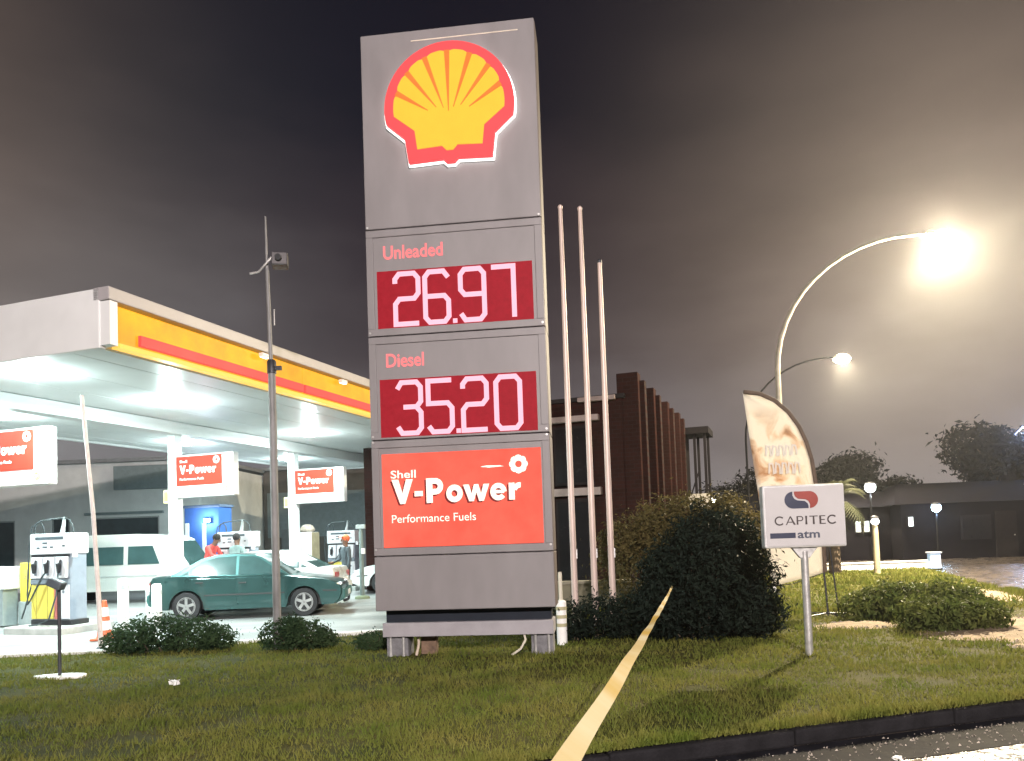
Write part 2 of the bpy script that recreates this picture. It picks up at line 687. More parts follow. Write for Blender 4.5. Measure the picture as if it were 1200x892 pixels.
bx, by = [], []
for a_ in ((-9, 8, 4, 9, 2000), (-11, 10, 9, 14.5, 900), (1, 14, 14.5, 26.6, 260)):
    x_, y_ = blades(*a_)
    bx.append(x_)
    by.append(y_)
lb_ = lip_blades(1500)
bx, by = np.concatenate(bx + [lb_[:, 0]]), np.concatenate(by + [lb_[:, 1]])
N = len(bx)
h = (.025 + .05 * nr.random(N) ** 1.5) * (.55 + .9 * vnoise(bx, by, .5, 8)) * np.where(by > 14, 1.5, 1)
an = nr.uniform(0, 2 * np.pi, N)
wd = .0035 + .0035 * nr.random(N) + np.where(by > 9, .004, 0) + np.where(by > 14, .012, 0)
le = h * nr.uniform(.2, .9, N)
la = nr.uniform(0, 2 * np.pi, N)
V = np.empty((N, 3, 3))
V[:, 0] = np.stack([bx - np.cos(an) * wd, by - np.sin(an) * wd, np.zeros(N) - .003], 1)
V[:, 1] = np.stack([bx + np.cos(an) * wd, by + np.sin(an) * wd, np.zeros(N) - .003], 1)
V[:, 2] = np.stack([bx + np.cos(la) * le, by + np.sin(la) * le, h], 1)


def tri_object(name, V, m):
    """V: (n,3,3) triangles"""
    n = len(V)
    me = bpy.data.meshes.new(name)
    me.vertices.add(n * 3)
    me.vertices.foreach_set("co", V.ravel())
    me.loops.add(n * 3)
    me.loops.foreach_set("vertex_index", np.arange(n * 3, dtype=np.int32))
    me.polygons.add(n)
    me.polygons.foreach_set("loop_start", np.arange(0, n * 3, 3, dtype=np.int32))
    me.update()
    me.validate()
    me.materials.append(m)
    o = bpy.data.objects.new(name, me)
    COL.objects.link(o)
    return o


GRASS = leaf_mat("grass_blades", (.088, .122, .020), (.170, .160, .042), 1.1)
tag(tri_object("grass", V, GRASS), "short damp green and brown grass covering the lawn", "grass", kind="stuff")


def blob_poly(cx, cy, ra, rb, n, seed, rough=.22):
    q = random.Random(seed)
    ph = [q.uniform(0, 6.28) for _ in range(4)]
    out = []
    for k in range(n):
        a = 2 * math.pi * k / n
        f = 1 + rough * (math.sin(2 * a + ph[0]) * .5 + math.sin(3 * a + ph[1]) * .4 + math.sin(5 * a + ph[2]) * .3 + math.sin(9 * a + ph[3]) * .2)
        out.append((cx + ra * f * math.cos(a), cy + rb * f * math.sin(a)))
    return out


for i, (sx, sy, ra, rb) in enumerate(SANDS[:2] + SANDS[3:]):
    sp = MB()
    pl = blob_poly(sx, sy, ra, rb, 40, 20 + i)
    mid = blob_poly(sx, sy, ra * .6, rb * .6, 40, 20 + i)
    vs = [(x, y, .002) for x, y in pl] + [(x, y, .03 + .02 * rnd.random()) for x, y in mid] + [(sx, sy, .045)]
    fs = [(k, (k + 1) % 40, 40 + (k + 1) % 40, 40 + k) for k in range(40)] + [(40 + k, 40 + (k + 1) % 40, 80) for k in range(40)]
    sp.add(vs, fs)
    tag(sp.build("sandy_ground", SAND, smooth=True, ang=80), kind="structure")
# gravel crumbs on the bare soil and along the road edge
cr_v = []
for i in range(2600):
    if i < 1400:
        sx, sy, ra, rb = SANDS[rnd.choice([0, 1, 1, 2, 3, 4])]
        a, q = rnd.uniform(0, 6.28), math.sqrt(rnd.random()) * 1.05
        x, y, z = sx + ra * q * math.cos(a), sy + rb * q * math.sin(a), .02
    else:
        t_ = rnd.uniform(0, 1) ** .8
        x = -1 + 8.5 * t_
        y = 5.35 + .3 * (x + .31) - abs(rnd.gauss(.1, .55))
        z = -.14
    s = rnd.uniform(.008, .028) * (1 if y > 8 else .8)
    p = [Vector((x + rnd.uniform(-s, s), y + rnd.uniform(-s, s), z - .004)) for _ in range(3)]
    top = Vector((x, y, z + s * .9))
    c_ = (p[0] + p[1] + p[2]) / 3
    p = [c_ + (q - c_).normalized() * s for q in p]
    for k in range(3):
        cr_v.append([tuple(p[k]), tuple(p[(k + 1) % 3]), tuple(top)])
tag(tri_object("gravel", np.array(cr_v), mat("pale_gravel", (.34, .30, .25), .6, var=.4, scale=25)),
    "pale loose gravel crumbs along the wet road edge and bare soil", "gravel", kind="stuff")
for (x, y, s, lab) in ((.95, 5.18, .085, "rounded olive stone at the road edge, nearer the yellow tape"),
                       (1.17, 5.12, .07, "rounded brown stone at the road edge, right of the olive stone")):
    st = MB().ball((0, 0, .45 * s), s, 14, 9, (1.25, .9, .75))
    for i, p in enumerate(st.v):
        k = 1 + .12 * math.sin(p[0] * 70 + p[1] * 40) + .08 * math.sin(p[2] * 90 + i)
        st.v[i] = (p[0] * k, p[1] * k, max(p[2], -.01))
    o = st.build("stone", STONE, smooth=True, ang=70)
    o.location = (x, y, -.135)
    tag(o, lab, "stone")
for (x, y, lab) in ((-3.93, 8.92, "crumpled white paper scrap on the left of the lawn"),):
    q = random.Random(3)
    o = MB()
    for k in range(7):
        o.box((q.uniform(-.04, .04), q.uniform(-.03, .03), .03 + q.uniform(0, .03)), (.07, .05, .004), q.uniform(0, 3), q.uniform(-.8, .8), q.uniform(-.8, .8))
    o = o.build("paper_scrap", WHITE)
    o.location = (x, y, .02)
    tag(o, lab, "litter")
for (x, y, s, lab) in ((2.05, 5.42, .06, "larger pale crumpled litter lying in the wet gutter"), (2.75, 5.72, .03, "small pale litter scrap in the wet gutter")):
    q = random.Random(int(x * 100))
    o = MB()
    for k in range(6):
        o.box((q.uniform(-s, s), q.uniform(-s, s) * .5, q.uniform(.01, .03)), (s * 1.4, s, .004), q.uniform(0, 3), q.uniform(-.5, .5), q.uniform(-.5, .5))
    o = o.build("litter_scrap", WHITE)
    o.location = (x, y, -.138)
    tag(o, lab, "litter")

# ------------------------------------------------------------------ petrol canopy
CANOPY_L, CANOPY_W, Z0, Z1 = 19.0, 8.6, 4.6, 5.45
canopy = thing("petrol_canopy", "white petrol station canopy with glowing yellow and red edge over the forecourt", "canopy", (CO[0], CO[1], 0), AX)
MB().box((-CANOPY_W / 2, CANOPY_L / 2, (Z0 + 5.2) / 2 + .01), (CANOPY_W - .3, CANOPY_L - .3, 5.2 - Z0)).build("roof_deck", WHITE2, canopy)
SOFFIT = mat("soffit_metal", (.76, .79, .79), .38, var=.06, scale=1.0)
NS = 14
for i in range(NS):
    w = (CANOPY_W - .36) / NS
    MB().box((-.18 - w * (i + .5), CANOPY_L / 2, Z0 + .008 - (.003 if i % 2 else 0)), (w - .008, CANOPY_L - .36, .03)).build("soffit_panel", SOFFIT, canopy)
MB().box((-4.35, CANOPY_L / 2 + .3, Z0 - .16), (.34, CANOPY_L - 1.0, .28)).build("soffit_beam", WHITE2, canopy, bevel=.01)
# near edge: plain white panels
for i in range(4):
    MB().box((-.05 - 2.145 * (i + .5), .04, (Z0 + Z1) / 2 - .02), (2.137, .12, Z1 - Z0 + .04)).build("fascia_panel", WHITE2, canopy, bevel=.015)
MB().box((-CANOPY_W, CANOPY_L / 2, (Z0 + Z1) / 2 - .02), (.12, CANOPY_L - .1, Z1 - Z0 + .04)).build("fascia_side", WHITE2, canopy)
MB().box((-CANOPY_W / 2, CANOPY_L, (Z0 + Z1) / 2 - .02), (CANOPY_W - .2, .12, Z1 - Z0 + .04)).build("fascia_back", WHITE2, canopy)
# lit edge facing right: recessed glowing box in a pale frame
Y_GLOW = mat("glowing_yellow_panel", (.22, .10, .005), .4, var=.1, scale=1.1, evar=.28, emit=(1.0, .44, .022), estr=.95)
Y_GLOW2 = mat("glowing_yellow_lip", (.25, .14, .01), .4, var=.1, scale=1.5, emit=(1.0, .60, .12), estr=1.1)
R_GLOW = mat("glowing_red_band", (.2, .02, .015), .4, var=.1, scale=1.5, emit=(1.0, .10, .09), estr=.85)
MB().box((-.02, CANOPY_L / 2, Z1 - .09), (.30, CANOPY_L + .04, .20)).build("fascia_cap", SIGN_FRAME, canopy, bevel=.015)
MB().box((-.02, .07, (Z0 + Z1) / 2 - .1), (.30, .14, Z1 - Z0 - .2)).build("fascia_end", WHITE2, canopy)
segs = [.16, 5.0, 9.6, 14.2, CANOPY_L]
for a, b in zip(segs[:-1], segs[1:]):
    MB().box((-.04, (a + b) / 2, Z0 + .345), (.10, b - a - .012, .59)).build("fascia_light_panel", Y_GLOW, canopy)
rs = [.62, 5.0, 9.6, 14.2, CANOPY_L - .2]
for a, b in zip(rs[:-1], rs[1:]):
    MB().box((.03, (a + b) / 2, Z0 + .20), (.07, b - a - .05, .17)).build("fascia_red_band", R_GLOW, canopy, bevel=.01)
MB().box((.05, CANOPY_L / 2 + .08, Z0 + .015), (.16, CANOPY_L - .2, .07)).build("fascia_lip", Y_GLOW2, canopy)
LENS = mat("cool_lamp_lens", (.8, .85, .85), .3, emit=(.88, 1.0, 1.0), estr=40)
for u in (3.6, 6.4, 9.6, 13.0):
    s = MB().box((.13, u, Z1 - .26), (.10, .22, .07)).build("fascia_spotlight", WHITE, canopy, bevel=.01)
    MB().box((.13, u, Z1 - .303), (.08, .18, .012)).build("lens", mat("warm_lens", (.8, .8, .7), .3, emit=(1, .95, .8), estr=3), s)
# downlights under the canopy
COOL = (.80, 1.0, .98)
spots = [(.7, -2.3), (3.9, -2.4), (9.3, -2.7), (14.6, -2.5), (3.4, -6.4), (.7, -6.6), (8.9, -6.5), (14.4, -6.9), (17.6, -4.8)]
for u, v in spots:
    o = MB().lathe([(.22, Z0 - .05), (.26, Z0 - .02), (.26, Z0 + .0)], (v, u, 0), 20).build("ceiling_light", WHITE, canopy, smooth=True)
    MB().lathe([(.06, Z0 - .13), (.14, Z0 - .11), (.19, Z0 - .06), (.19, Z0 - .052)], (v, u, 0), 20).build("lens", LENS, o, smooth=True)
    light('AREA', (v, u, Z0 - .15), P_CANOPY, COOL, o, size=.36)
    light('POINT', (v, u, Z0 - .34), P_CANOPY * .30, COOL, o, radius=.12)
# columns
for i, t_ in enumerate((1.45, 6.29, 11.1, 15.9)):
    c = MB().box((-4.5, t_, Z0 / 2), (.24, .24, Z0 - .3)).build("column", WHITE, canopy, bevel=.02)
    MB().box((-4.5, t_, .09), (.36, .36, .18)).build("column_foot", WHITE_KERB, c, bevel=.01)
    pl = MB().box((-4.5 - .21, t_ - .02, 2.83), (.17, .12, .32)).build("number_plate", mat("pale_yellow_plate", (.75, .72, .35), .45, var=.1), c, bevel=.01)
    MB().box((-4.5 - .21, t_ - .083, 2.83), (.10, .006, .22)).build("plate_print", mat("plate_ochre", (.55, .42, .12), .5, var=.3, scale=30), pl)

# ------------------------------------------------------------------ lettering built by hand
def arc2(cx, cz, r, a0, a1, n=18):
    return [(cx + r * math.cos(R(a0 + (a1 - a0) * k / n)), cz + r * math.sin(R(a0 + (a1 - a0) * k / n))) for k in range(n + 1)]


def vpower_mb(d=.012):
    """bold geometric lettering V-Power, cap height 1"""
    m = MB()
    y0, y1 = -d, 0
    m.prism([(0, 1), (.30, 1), (.47, .42), (.64, 1), (.94, 1), (.58, 0), (.36, 0)], y0, y1)
    m.prism([(1.0, .29), (1.36, .29), (1.36, .50), (1.0, .50)], y0, y1)
    x = 1.52
    m.prism([(x, 0), (x + .27, 0), (x + .27, 1), (x, 1)], y0, y1)
    m.strip([(x + .24, .885)] + arc2(x + .40, .665, .22, 90, -90, 14) + [(x + .24, .445)], .23, y0, y1)
    x = 2.38
    m.strip(arc2(x + .36, .345, .245, 0, 360, 28)[:-1], .225, y0, y1, closed=True)
    x = 3.12
    m.prism([(x, .68), (x + .25, .68), (x + .36, .30), (x + .47, .68), (x + .66, .68), (x + .77, .30), (x + .88, .68), (x + 1.13, .68),
             (x + .88, 0), (x + .68, 0), (x + .565, .36), (x + .45, 0), (x + .25, 0)], y0, y1)
    x = 4.28
    m.strip([(x + .10, .345), (x + .60, .345)], .13, y0, y1)
    m.strip(arc2(x + .355, .345, .25, -2, 322, 28), .20, y0, y1)
    x = 5.08
    m.prism([(x, 0), (x + .25, 0), (x + .25, .68), (x, .68)], y0, y1)
    m.strip(arc2(x + .47, .33, .245, 165, 80, 8), .215, y0, y1)
    return m


VP_W = 5.62


def place_vpower(parent, m, x, y, z, width, cap, name="lettering", d=.012):
    o = vpower_mb(d)
    kx = width / VP_W
    o.v = [(a * kx, b, c * cap) for a, b, c in o.v]
    ob = o.build(name, m, parent)
    ob.location = (x, y, z)
    return ob


def ring_logo(parent, x, y, z, r, mw, name="emblem"):
    m = MB()
    for k in range(8):
        a = 2 * math.pi * k / 8
        m.strip(arc2(r * .62 * math.cos(a), r * .62 * math.sin(a), r * .30, math.degrees(a) - 150, math.degrees(a) + 150, 8), r * .28, -.008, 0)
    m.strip(arc2(0, 0, r * .58, 0, 360, 24)[:-1], r * .30, -.010, 0, closed=True)
    o = m.build(name, mw, parent)
    o.location = (x, y, z)
    return o


# ------------------------------------------------------------------ the tall price sign
SIGN_ROT = R(-6.5)
sign = thing("price_sign", "tall grey petrol price sign with a glowing shell emblem and two red price displays", "sign", (-.655, 10.75, 0), SIGN_ROT)
SW, SD = 2.45, .62           # width, depth; front face at y = -SD/2
FY = -SD / 2
hw = SW / 2
JOINTS = [.63, 1.38, 2.97, 4.41, 5.91, 8.70]
MB().box((0, .02, (JOINTS[0] + JOINTS[-1]) / 2), (SW - .04, SD - .06, JOINTS[-1] - JOINTS[0] - .02)).build("sign_core", SIGN_FRAME, sign)
for i, (a, b) in enumerate(zip(JOINTS[:-1], JOINTS[1:])):
    nm = "cabinet_panel"
    if i in (0, 4):
        MB().box((0, FY + .02, (a + b) / 2), (SW, .04, b - a - .016)).build(nm, SIGN_GREY, sign, bevel=.012)
        if i == 4:   # thin edge strip high up
            MB().box((.25, FY - .004, b - .16), (1.5, .006, .014)).build("trim_strip", mat("worn_trim", (.62, .55, .45), .5), sign)
    else:        # a framed section: frame of four bars
        m = MB()
        fwid = .10
        m.box((0, FY + .02, b - .008 - fwid / 2), (SW, .04, fwid))
        m.box((0, FY + .02, a + .008 + fwid / 2), (SW, .04, fwid))
        m.box((-hw + fwid / 2, FY + .02, (a + b) / 2), (fwid, .04, b - a - .016 - 2 * fwid))
        m.box((hw - fwid / 2, FY + .02, (a + b) / 2), (fwid, .04, b - a - .016 - 2 * fwid))
        m.build("panel_frame", SIGN_GREY, sign, bevel=.006)
        MB().box((0, FY + .035, (a + b) / 2), (SW - 2 * fwid + .01, .03, b - a - .02 - 2 * fwid + .01)).build(nm, SIGN_GREY, sign)
for sx in (-1, 1):
    for a, b in zip(JOINTS[:-1], JOINTS[1:]):
        MB().box((sx * (hw - .01), .03, (a + b) / 2), (.03, SD - .08, b - a - .014)).build("side_panel", mat("sign_side_taupe", (.12, .095, .09), .5, var=.15, scale=2), sign, bevel=.006)
for z in (1.47, 2.94, 3.02, 4.46, 5.94):        # bolts along the right edge
    for sx in (-1, 1):
        MB().cyl((sx * (hw - .03), FY, z), (sx * (hw - .03), FY - .012, z), .016, n=8).build("bolt", GALV, sign)
# plinth and feet
PL = mat("plinth_paint", (.30, .29, .31), .5, var=.12, scale=3)
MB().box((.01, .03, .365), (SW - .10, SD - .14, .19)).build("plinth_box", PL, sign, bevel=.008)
MB().box((.01, .05, .545), (SW - .16, SD - .30, .168)).build("plinth_shade_recess", mat("recess_shade_blue", (.018, .022, .03), .7, spec=.1), sign)  # overhang's shadow put into the colour of this set-back band
for x in (-.98, 1.02):
    f = MB().box((x, .03, .12), (.30, .34, .32)).build("foot", mat("foot_concrete", (.16, .16, .17), .8, var=.35, scale=8, bump=.4), sign, bevel=.01)
    for dx in (-.09, .09):
        MB().cyl((x + dx, -.16, .0), (x + dx, -.16, .27), .018, n=8).build("anchor_rod", GALV, f)
MB().box((-.58, .1, .13), (.22, .14, .30)).build("junction_box", mat("rusty_box", (.14, .09, .06), .8, var=.4, scale=12), sign, bevel=.01)
MB().tube([(-.70, -.05, .28), (-.70, -.06, .14), (-.73, -.09, 0)], .02, 8).build("conduit", mat("pale_conduit", (.5, .42, .33), .6), sign, smooth=True)
MB().tube([(.78, -.16, .27), (.80, -.2, .2), (.74, -.26, .09), (.62, -.32, .015)], .016, 8).build("cable", mat("pale_cable", (.55, .52, .42), .6), sign, smooth=True)

# shell emblem (outline in units of its radius, x right, z up)
def shell_outer(k=1.0):
    pts = []
    for i in range(41):
        a = 192 - (204) * i / 40
        pts.append((math.cos(R(a)) * k, math.sin(R(a)) * k))
    low = [(.695, -.46), (.645, -.835), (.12, -.815), (.06, -.875), (-.06, -.875), (-.12, -.815), (-.645, -.835), (-.695, -.46)]
    return pts + [(x * k, z * k) for x, z in low]


SR = .90
SCX, SCZ = .03, 7.50
E_WHITE = mat("glowing_white_edge", (.8, .8, .8), .4, emit=(1, .97, .92), estr=2.0)
E_RED = mat("glowing_shell_red", (.25, .02, .02), .4, var=.08, emit=(1.0, .105, .115), estr=.86)
E_YEL = mat("glowing_shell_yellow", (.25, .14, .01), .4, var=.08, emit=(1.0, .49, .055), estr=.97)
E_RIB = mat("glowing_rib_red", (.6, .12, .03), .4, var=.08, emit=(.78, .11, .02), estr=.85)


def pr(poly, y0, y1, nm, m, sc_=SR, smooth=False):
    return MB().prism([(SCX + x * sc_, SCZ + z * sc_) for x, z in poly], y0, y1).build(nm, m, sign)


pr(shell_outer(1.024), FY - .06, FY - .022, "emblem_back_light", E_WHITE)
pr(shell_outer(1.0), FY - .14, FY - .065, "emblem_body", E_RED)
inner = []
gaps = [-57, -37.5, -18.7, 0, 18.7, 37.5, 57]
base = (0, -.27)
for i in range(81):
    a = 187 - 194 * i / 80
    x, z = math.cos(R(a)) * .855, math.sin(R(a)) * .855
    ang = math.degrees(math.atan2(x - base[0], z - base[1]))
    dmin = min(abs(ang - g_) for g_ in gaps)
    k = 1 - .045 * max(0, 1 - dmin / 5.0) ** 1.0
    inner.append((x * k, z * k))
inner += [(.535, -.355), (.50, -.645), (.12, -.625), (.05, -.70), (-.05, -.70), (-.12, -.625), (-.50, -.645), (-.535, -.355)]
pr(inner, FY - .155, FY - .13, "emblem_face", E_YEL)
for g_ in gaps:
    s_, c_ = math.sin(R(g_)), math.cos(R(g_))
    # outer end on the yellow edge, inner point on a small arc
    t1 = None
    for q in np.linspace(.3, 1.6, 400):
        if math.hypot(base[0] + s_ * q, base[1] + c_ * q) > .842:
            t1 = q
            break
    t0 = .17 + .21 * abs(g_) / 57
    wx, wz = c_ * .042, -s_ * .042
    a, b = (base[0] + s_ * t1, base[1] + c_ * t1), (base[0] + s_ * t0, base[1] + c_ * t0)
    pr([(a[0] - wx, a[1] - wz), (a[0] + wx, a[1] + wz), (b[0] + wx * .12, b[1] + wz * .12), (b[0] - wx * .12, b[1] - wz * .12)],
       FY - .162, FY - .15, "emblem_rib", E_RIB)

# price displays
LED_BACK = mat("led_board_red", (.06, .006, .01), .6, spec=.1, var=.25, scale=14, emit=(.55, .010, .022), estr=.60, evar=.06)
LED_ON = mat("led_digit_pink", (.15, .05, .06), .4, emit=(1.0, .52, .64), estr=1.2)
PINK = mat("glowing_pink_letters", (.25, .05, .05), .4, emit=(1.0, .225, .235), estr=1.0)
# strokes on a 4 x 7 cell, corners cut
DIG = {
    '2': [[(0, 5.7), (0, 6.3), (.7, 7), (3.3, 7), (4, 6.3), (4, 4.2), (3.3, 3.5), (.7, 3.5), (0, 2.8), (0, 0), (4, 0)]],
    '6': [[(4, 6.1), (3.2, 7), (.7, 7), (0, 6.3), (0, .7), (.7, 0), (3.3, 0), (4, .7), (4, 2.9), (3.3, 3.6), (.3, 3.6)]],
    '9': [[(0, .9), (.7, 0), (3.3, 0), (4, .7), (4, 6.3), (3.3, 7), (.7, 7), (0, 6.3), (0, 4.2), (.7, 3.5), (3.8, 3.5)]],
    '7': [[(0, 7), (3.7, 7), (3.7, 0)]],
    '3': [[(0, 6.1), (.7, 7), (3.3, 7), (4, 6.3), (4, 4.3), (3.3, 3.6), (1, 3.6)], [(3.3, 3.5), (4, 2.8), (4, .7), (3.3, 0), (.7, 0), (0, .9)]],
    '5': [[(4, 7), (0, 7), (0, 3.9), (3.3, 3.9), (4, 3.2), (4, .7), (3.3, 0), (.7, 0), (0, .8)]],
    '0': [[(.7, 0), (3.3, 0), (4, .7), (4, 6.3), (3.3, 7), (.7, 7), (0, 6.3), (0, .7)]],
}


def display(zc, text, title, tw, xs, th):
    hgt = .80
    d = MB().box((0, FY + .012, zc), (2.16, .03, hgt)).build("price_display", LED_BACK, sign)
    cw, ch = .325, .70
    z0 = zc - ch / 2 - .005
    for ch_, x in zip(text.replace('.', ''), xs):
        m = MB()
        for st in DIG[ch_]:
            m.strip([(a / 4 * cw, b / 7 * ch) for a, b in st], .066, FY - .012, FY - .004, closed=(ch_ == '0'))
        o = m.build("digit", LED_ON, d)
        o.location = (x, 0, z0)
    MB().box((xs[1] + cw + .083, FY - .008, z0 + .0), (.06, .008, .06)).build("decimal_point", LED_ON, d)
    words(sign, title, PINK, -.985, FY + .018, zc + hgt / 2 + .175, th, bold=.016, width=tw)


display(4.915, "26.97", "Unleaded", .84, (-.825, -.405, .09, .52), .185)
display(3.405, "35.20", "Diesel", .53, (-.835, -.405, .075, .53), .185)
# red fuel panel
P_RED = mat("glowing_orange_red_panel", (.2, .025, .015), .4, var=.12, scale=1.5, evar=.22, emit=(1.0, .140, .095), estr=.92)
P_LET = mat("pale_letters", (.8, .78, .7), .5, emit=(.95, .72, .55), estr=.62)
P_SHD = mat("dark_red_letter_edge", (.12, .02, .02), .5, emit=(.25, .03, .03), estr=.3)
MB().box((.01, FY + .012, 2.135), (2.19, .03, 1.28)).build("fuel_panel", P_RED, sign, bevel=.008)
words(sign, "Shell", P_LET, -.96, FY - .004, 2.44, .105, bold=.012, width=.35)
place_vpower(sign, P_SHD, -.975, FY - .004, 2.065, 1.78, .335, "lettering_edge", .004)
place_vpower(sign, P_LET, -.95, FY - .009, 2.085, 1.78, .335, "lettering", .006)
words(sign, "Performance Fuels", P_LET, -.96, FY - .004, 1.83, .11, width=1.16)
ring_logo(sign, .80, FY - .004, 2.56, .12, P_LET)
MB().prism([(.28, 2.545), (.36, 2.56), (.55, 2.555), (.60, 2.54), (.40, 2.53)], FY - .008, FY - .003).build("panel_glint_mark", P_LET, sign)

# ------------------------------------------------------------------ overhead signs on the forecourt
S_RED = mat("overhead_sign_red", (.40, .04, .025), .42, var=.1, scale=3, emit=(1, .12, .05), estr=.25)
S_LET = mat("overhead_sign_letters", (.82, .82, .8), .42, emit=(1, .95, .9), estr=.3)
for i, (t_, lab) in enumerate(((1.45, "largest overhead red and white fuel sign, at the left edge above the front pump"),
                               (6.29, "middle overhead red and white fuel sign, above the green car's rear"),
                               (11.1, "smallest overhead red and white fuel sign, just left of the tall price sign"))):
    x, y, z = cuv(t_, -4.5)
    s = thing("overhead_sign", lab, "sign", (x, y, 2.78), AX, "overhead fuel signs under the canopy")
    W_, H_ = 1.64, 1.02
    ox = .14
    MB().box((ox + W_ / 2, 0, H_ / 2), (W_, .20, H_)).build("sign_box", WHITE, s, bevel=.02)
    MB().box((ox + .66, -.102, .63), (1.32, .012, .70)).build("red_panel", S_RED, s)
    words(s, "Shell", S_LET, ox + .10, -.109, .83, .065, bold=.012, width=.22)
    place_vpower(s, S_LET, ox + .10, -.109, .56, 1.06, .21, d=.006)
    words(s, "Performance Fuels", S_LET, ox + .10, -.109, .41, .06, width=.70)
    ring_logo(s, ox + 1.17, -.109, .86, .09, S_LET)
    ring_logo(s, ox + 1.40, -.102, .17, .075, mat("faint_gold_emblem", (.55, .45, .2), .5))

# ------------------------------------------------------------------ fuel pumps
PUMP_WHITE = mat("pump_white", (.76, .80, .84), .35, var=.05, scale=3)
PUMP_GREY = mat("pump_grey_blue", (.28, .33, .40), .4, var=.12, scale=3)
PUMP_BAND = mat("pump_slate", (.20, .24, .28), .4, var=.12, scale=3)
SCREEN = mat("display_glass", (.10, .13, .15), .15, var=.2, scale=6)


def make_pump(label, loc):
    p = thing("fuel_pump", label, "fuel pump", loc, AX, "fuel pumps under the canopy")
    W_, D_ = 1.04, .42
    f = -D_ / 2
    MB().box((0, 0, .94), (W_ - .03, D_ - .02, 1.70)).build("cabinet", PUMP_GREY, p, bevel=.02)
    MB().box((0, 0, .05), (W_ + .02, D_ + .02, .10)).build("base", BLACK, p, bevel=.01)
    hd = MB().box((0, 0, 1.62), (W_ + .02, D_ + .04, .42)).build("display_head", PUMP_WHITE, p, bevel=.02)
    MB().box((0, f - .024, 1.735), (.74, .012, .055)).build("display_slot", SCREEN, hd)
    for x, z, w in ((-.12, 1.64, .12), (-.12, 1.56, .12), (-.30, 1.545, .07), (.06, 1.555, .07), (.38, 1.575, .06)):
        MB().box((x, f - .024, z), (w, .012, .032)).build("readout", SCREEN, hd)
    MB().box((0, f + .012, 1.385), (W_ - .04, .05, .055)).build("shadow_gap", BLACK, p)
    # sloping nozzle boots
    for k, x in enumerate((-.33, 0, .33)):
        b = MB().prism([(x - .155, .93), (x + .135, .93), (x + .165, 1.36), (x - .125, 1.36)], f - .06, f + .01).build("nozzle_boot", PUMP_WHITE, p, bevel=.015)
        MB().prism([(x - .03, .99), (x + .035, .99), (x + .055, 1.29), (x - .01, 1.29)], f - .068, f - .055).build("boot_recess", PUMP_BAND, b)
        nz = MB().box((x + .01, f - .10, 1.14), (.045, .09, .20), ry=.15, rx=.25)
        nz.tube([(x + .02, f - .10, 1.22), (x + .03, f - .08, 1.30)], .016, 8)
        nz.build("nozzle", BLACK, p, bevel=.01)
    MB().box((0, f - .01, .865), (W_ - .03, .05, .09)).build("band", PUMP_BAND, p)
    MB().box((-.20, f - .004, .46), (.60, .03, .68)).build("yellow_door", mat("pump_yellow", (.72, .62, .12), .4, var=.08), p, bevel=.008)
    MB().box((.165, f - .004, .46), (.09, .03, .68)).build("red_stripe", mat("pump_red", (.50, .16, .15), .4, var=.1), p)
    d2 = MB().box((.36, f - .004, .46), (.28, .03, .68)).build("white_door", PUMP_WHITE, p, bevel=.008)
    MB().lathe([(.03, 0), (.03, .006)], (.36, f - .019, .66), 14, 'Y').build("door_emblem", PUMP_BAND, d2)
    for x in (-.36, -.06):
        MB().box((x, f - .021, .46), (.008, .006, .66)).build("door_seam", mat("seam_olive", (.3, .27, .08), .6), p)
    MB().box((W_ / 2 + .06, f + .06, 1.40), (.08, .08, .13)).build("card_reader", PUMP_WHITE, p, bevel=.01)
    # hose mast and hoses
    mst = MB()
    mst.tube([(.08, 0, 1.82), (.12, 0, 2.0), (.14, 0, 2.16)], [.05, .035, .025], 8)
    mst.build("hose_mast", mat("mast_pale", (.55, .6, .62), .4), p, smooth=True)
    HOSE = mat("hose_dark", (.035, .05, .055), .55)
    MB().tube([(.14, 0, 2.14), (-.1, -.02, 2.13), (-.45, -.05, 2.10), (-.62, -.1, 1.98), (-.68, -.12, 1.6), (-.66, -.16, 1.1), (-.52, -.3, .62),
               (-.46, -.34, .42), (-.36, -.33, .56), (-.12, -.31, .95), (-.02, -.31, 1.05)], .016, 8).build("hose", HOSE, p, smooth=True)
    MB().tube([(-.40, 0, 1.82), (-.40, -.03, 2.0), (-.46, -.05, 2.08), (-.56, -.05, 2.06), (-.60, -.06, 1.9), (-.60, -.1, 1.4), (-.60, -.14, .8), (-.72, -.2, .3),
               (-.78, -.22, .12)], .015, 8).build("hose", HOSE, p, smooth=True)
    MB().tube([(.16, 0, 2.14), (.28, 0, 2.10), (.36, 0, 1.98), (.38, 0, 1.84)], .013, 8).build("hose", HOSE, p, smooth=True)
    MB().tube([(.34, f - .12, 1.05), (.38, f - .2, .6), (.30, f - .3, .14), (.05, f - .36, .04), (-.1, f - .4, .03)], .015, 8).build("hose", HOSE, p, smooth=True)
    return p


ISL = mat("island_concrete", (.42, .42, .40), .6, var=.2, scale=3)
for x, y in ((-9.24, 15.75), (-7.5, 21.15), (-5.65, 25.9)):
    o = MB().box((0, 0, .0), (1.5, 1.3, .28)).build("pump_island", ISL, bevel=.03)
    o.location = (x, y, 0)
    o.rotation_euler = (0, 0, AX)
    tag(o, kind="structure")
pump = make_pump("front fuel pump with a yellow door and three nozzles, left below the largest overhead sign", (-9.24, 15.75, .14))
dup(pump, (-7.5, 21.15, .14), AX, "middle fuel pump behind the person in the red shirt and the green car's roof")
dup(pump, (-5.65, 25.9, .14), AX, "rear fuel pump behind the person in the orange cap")

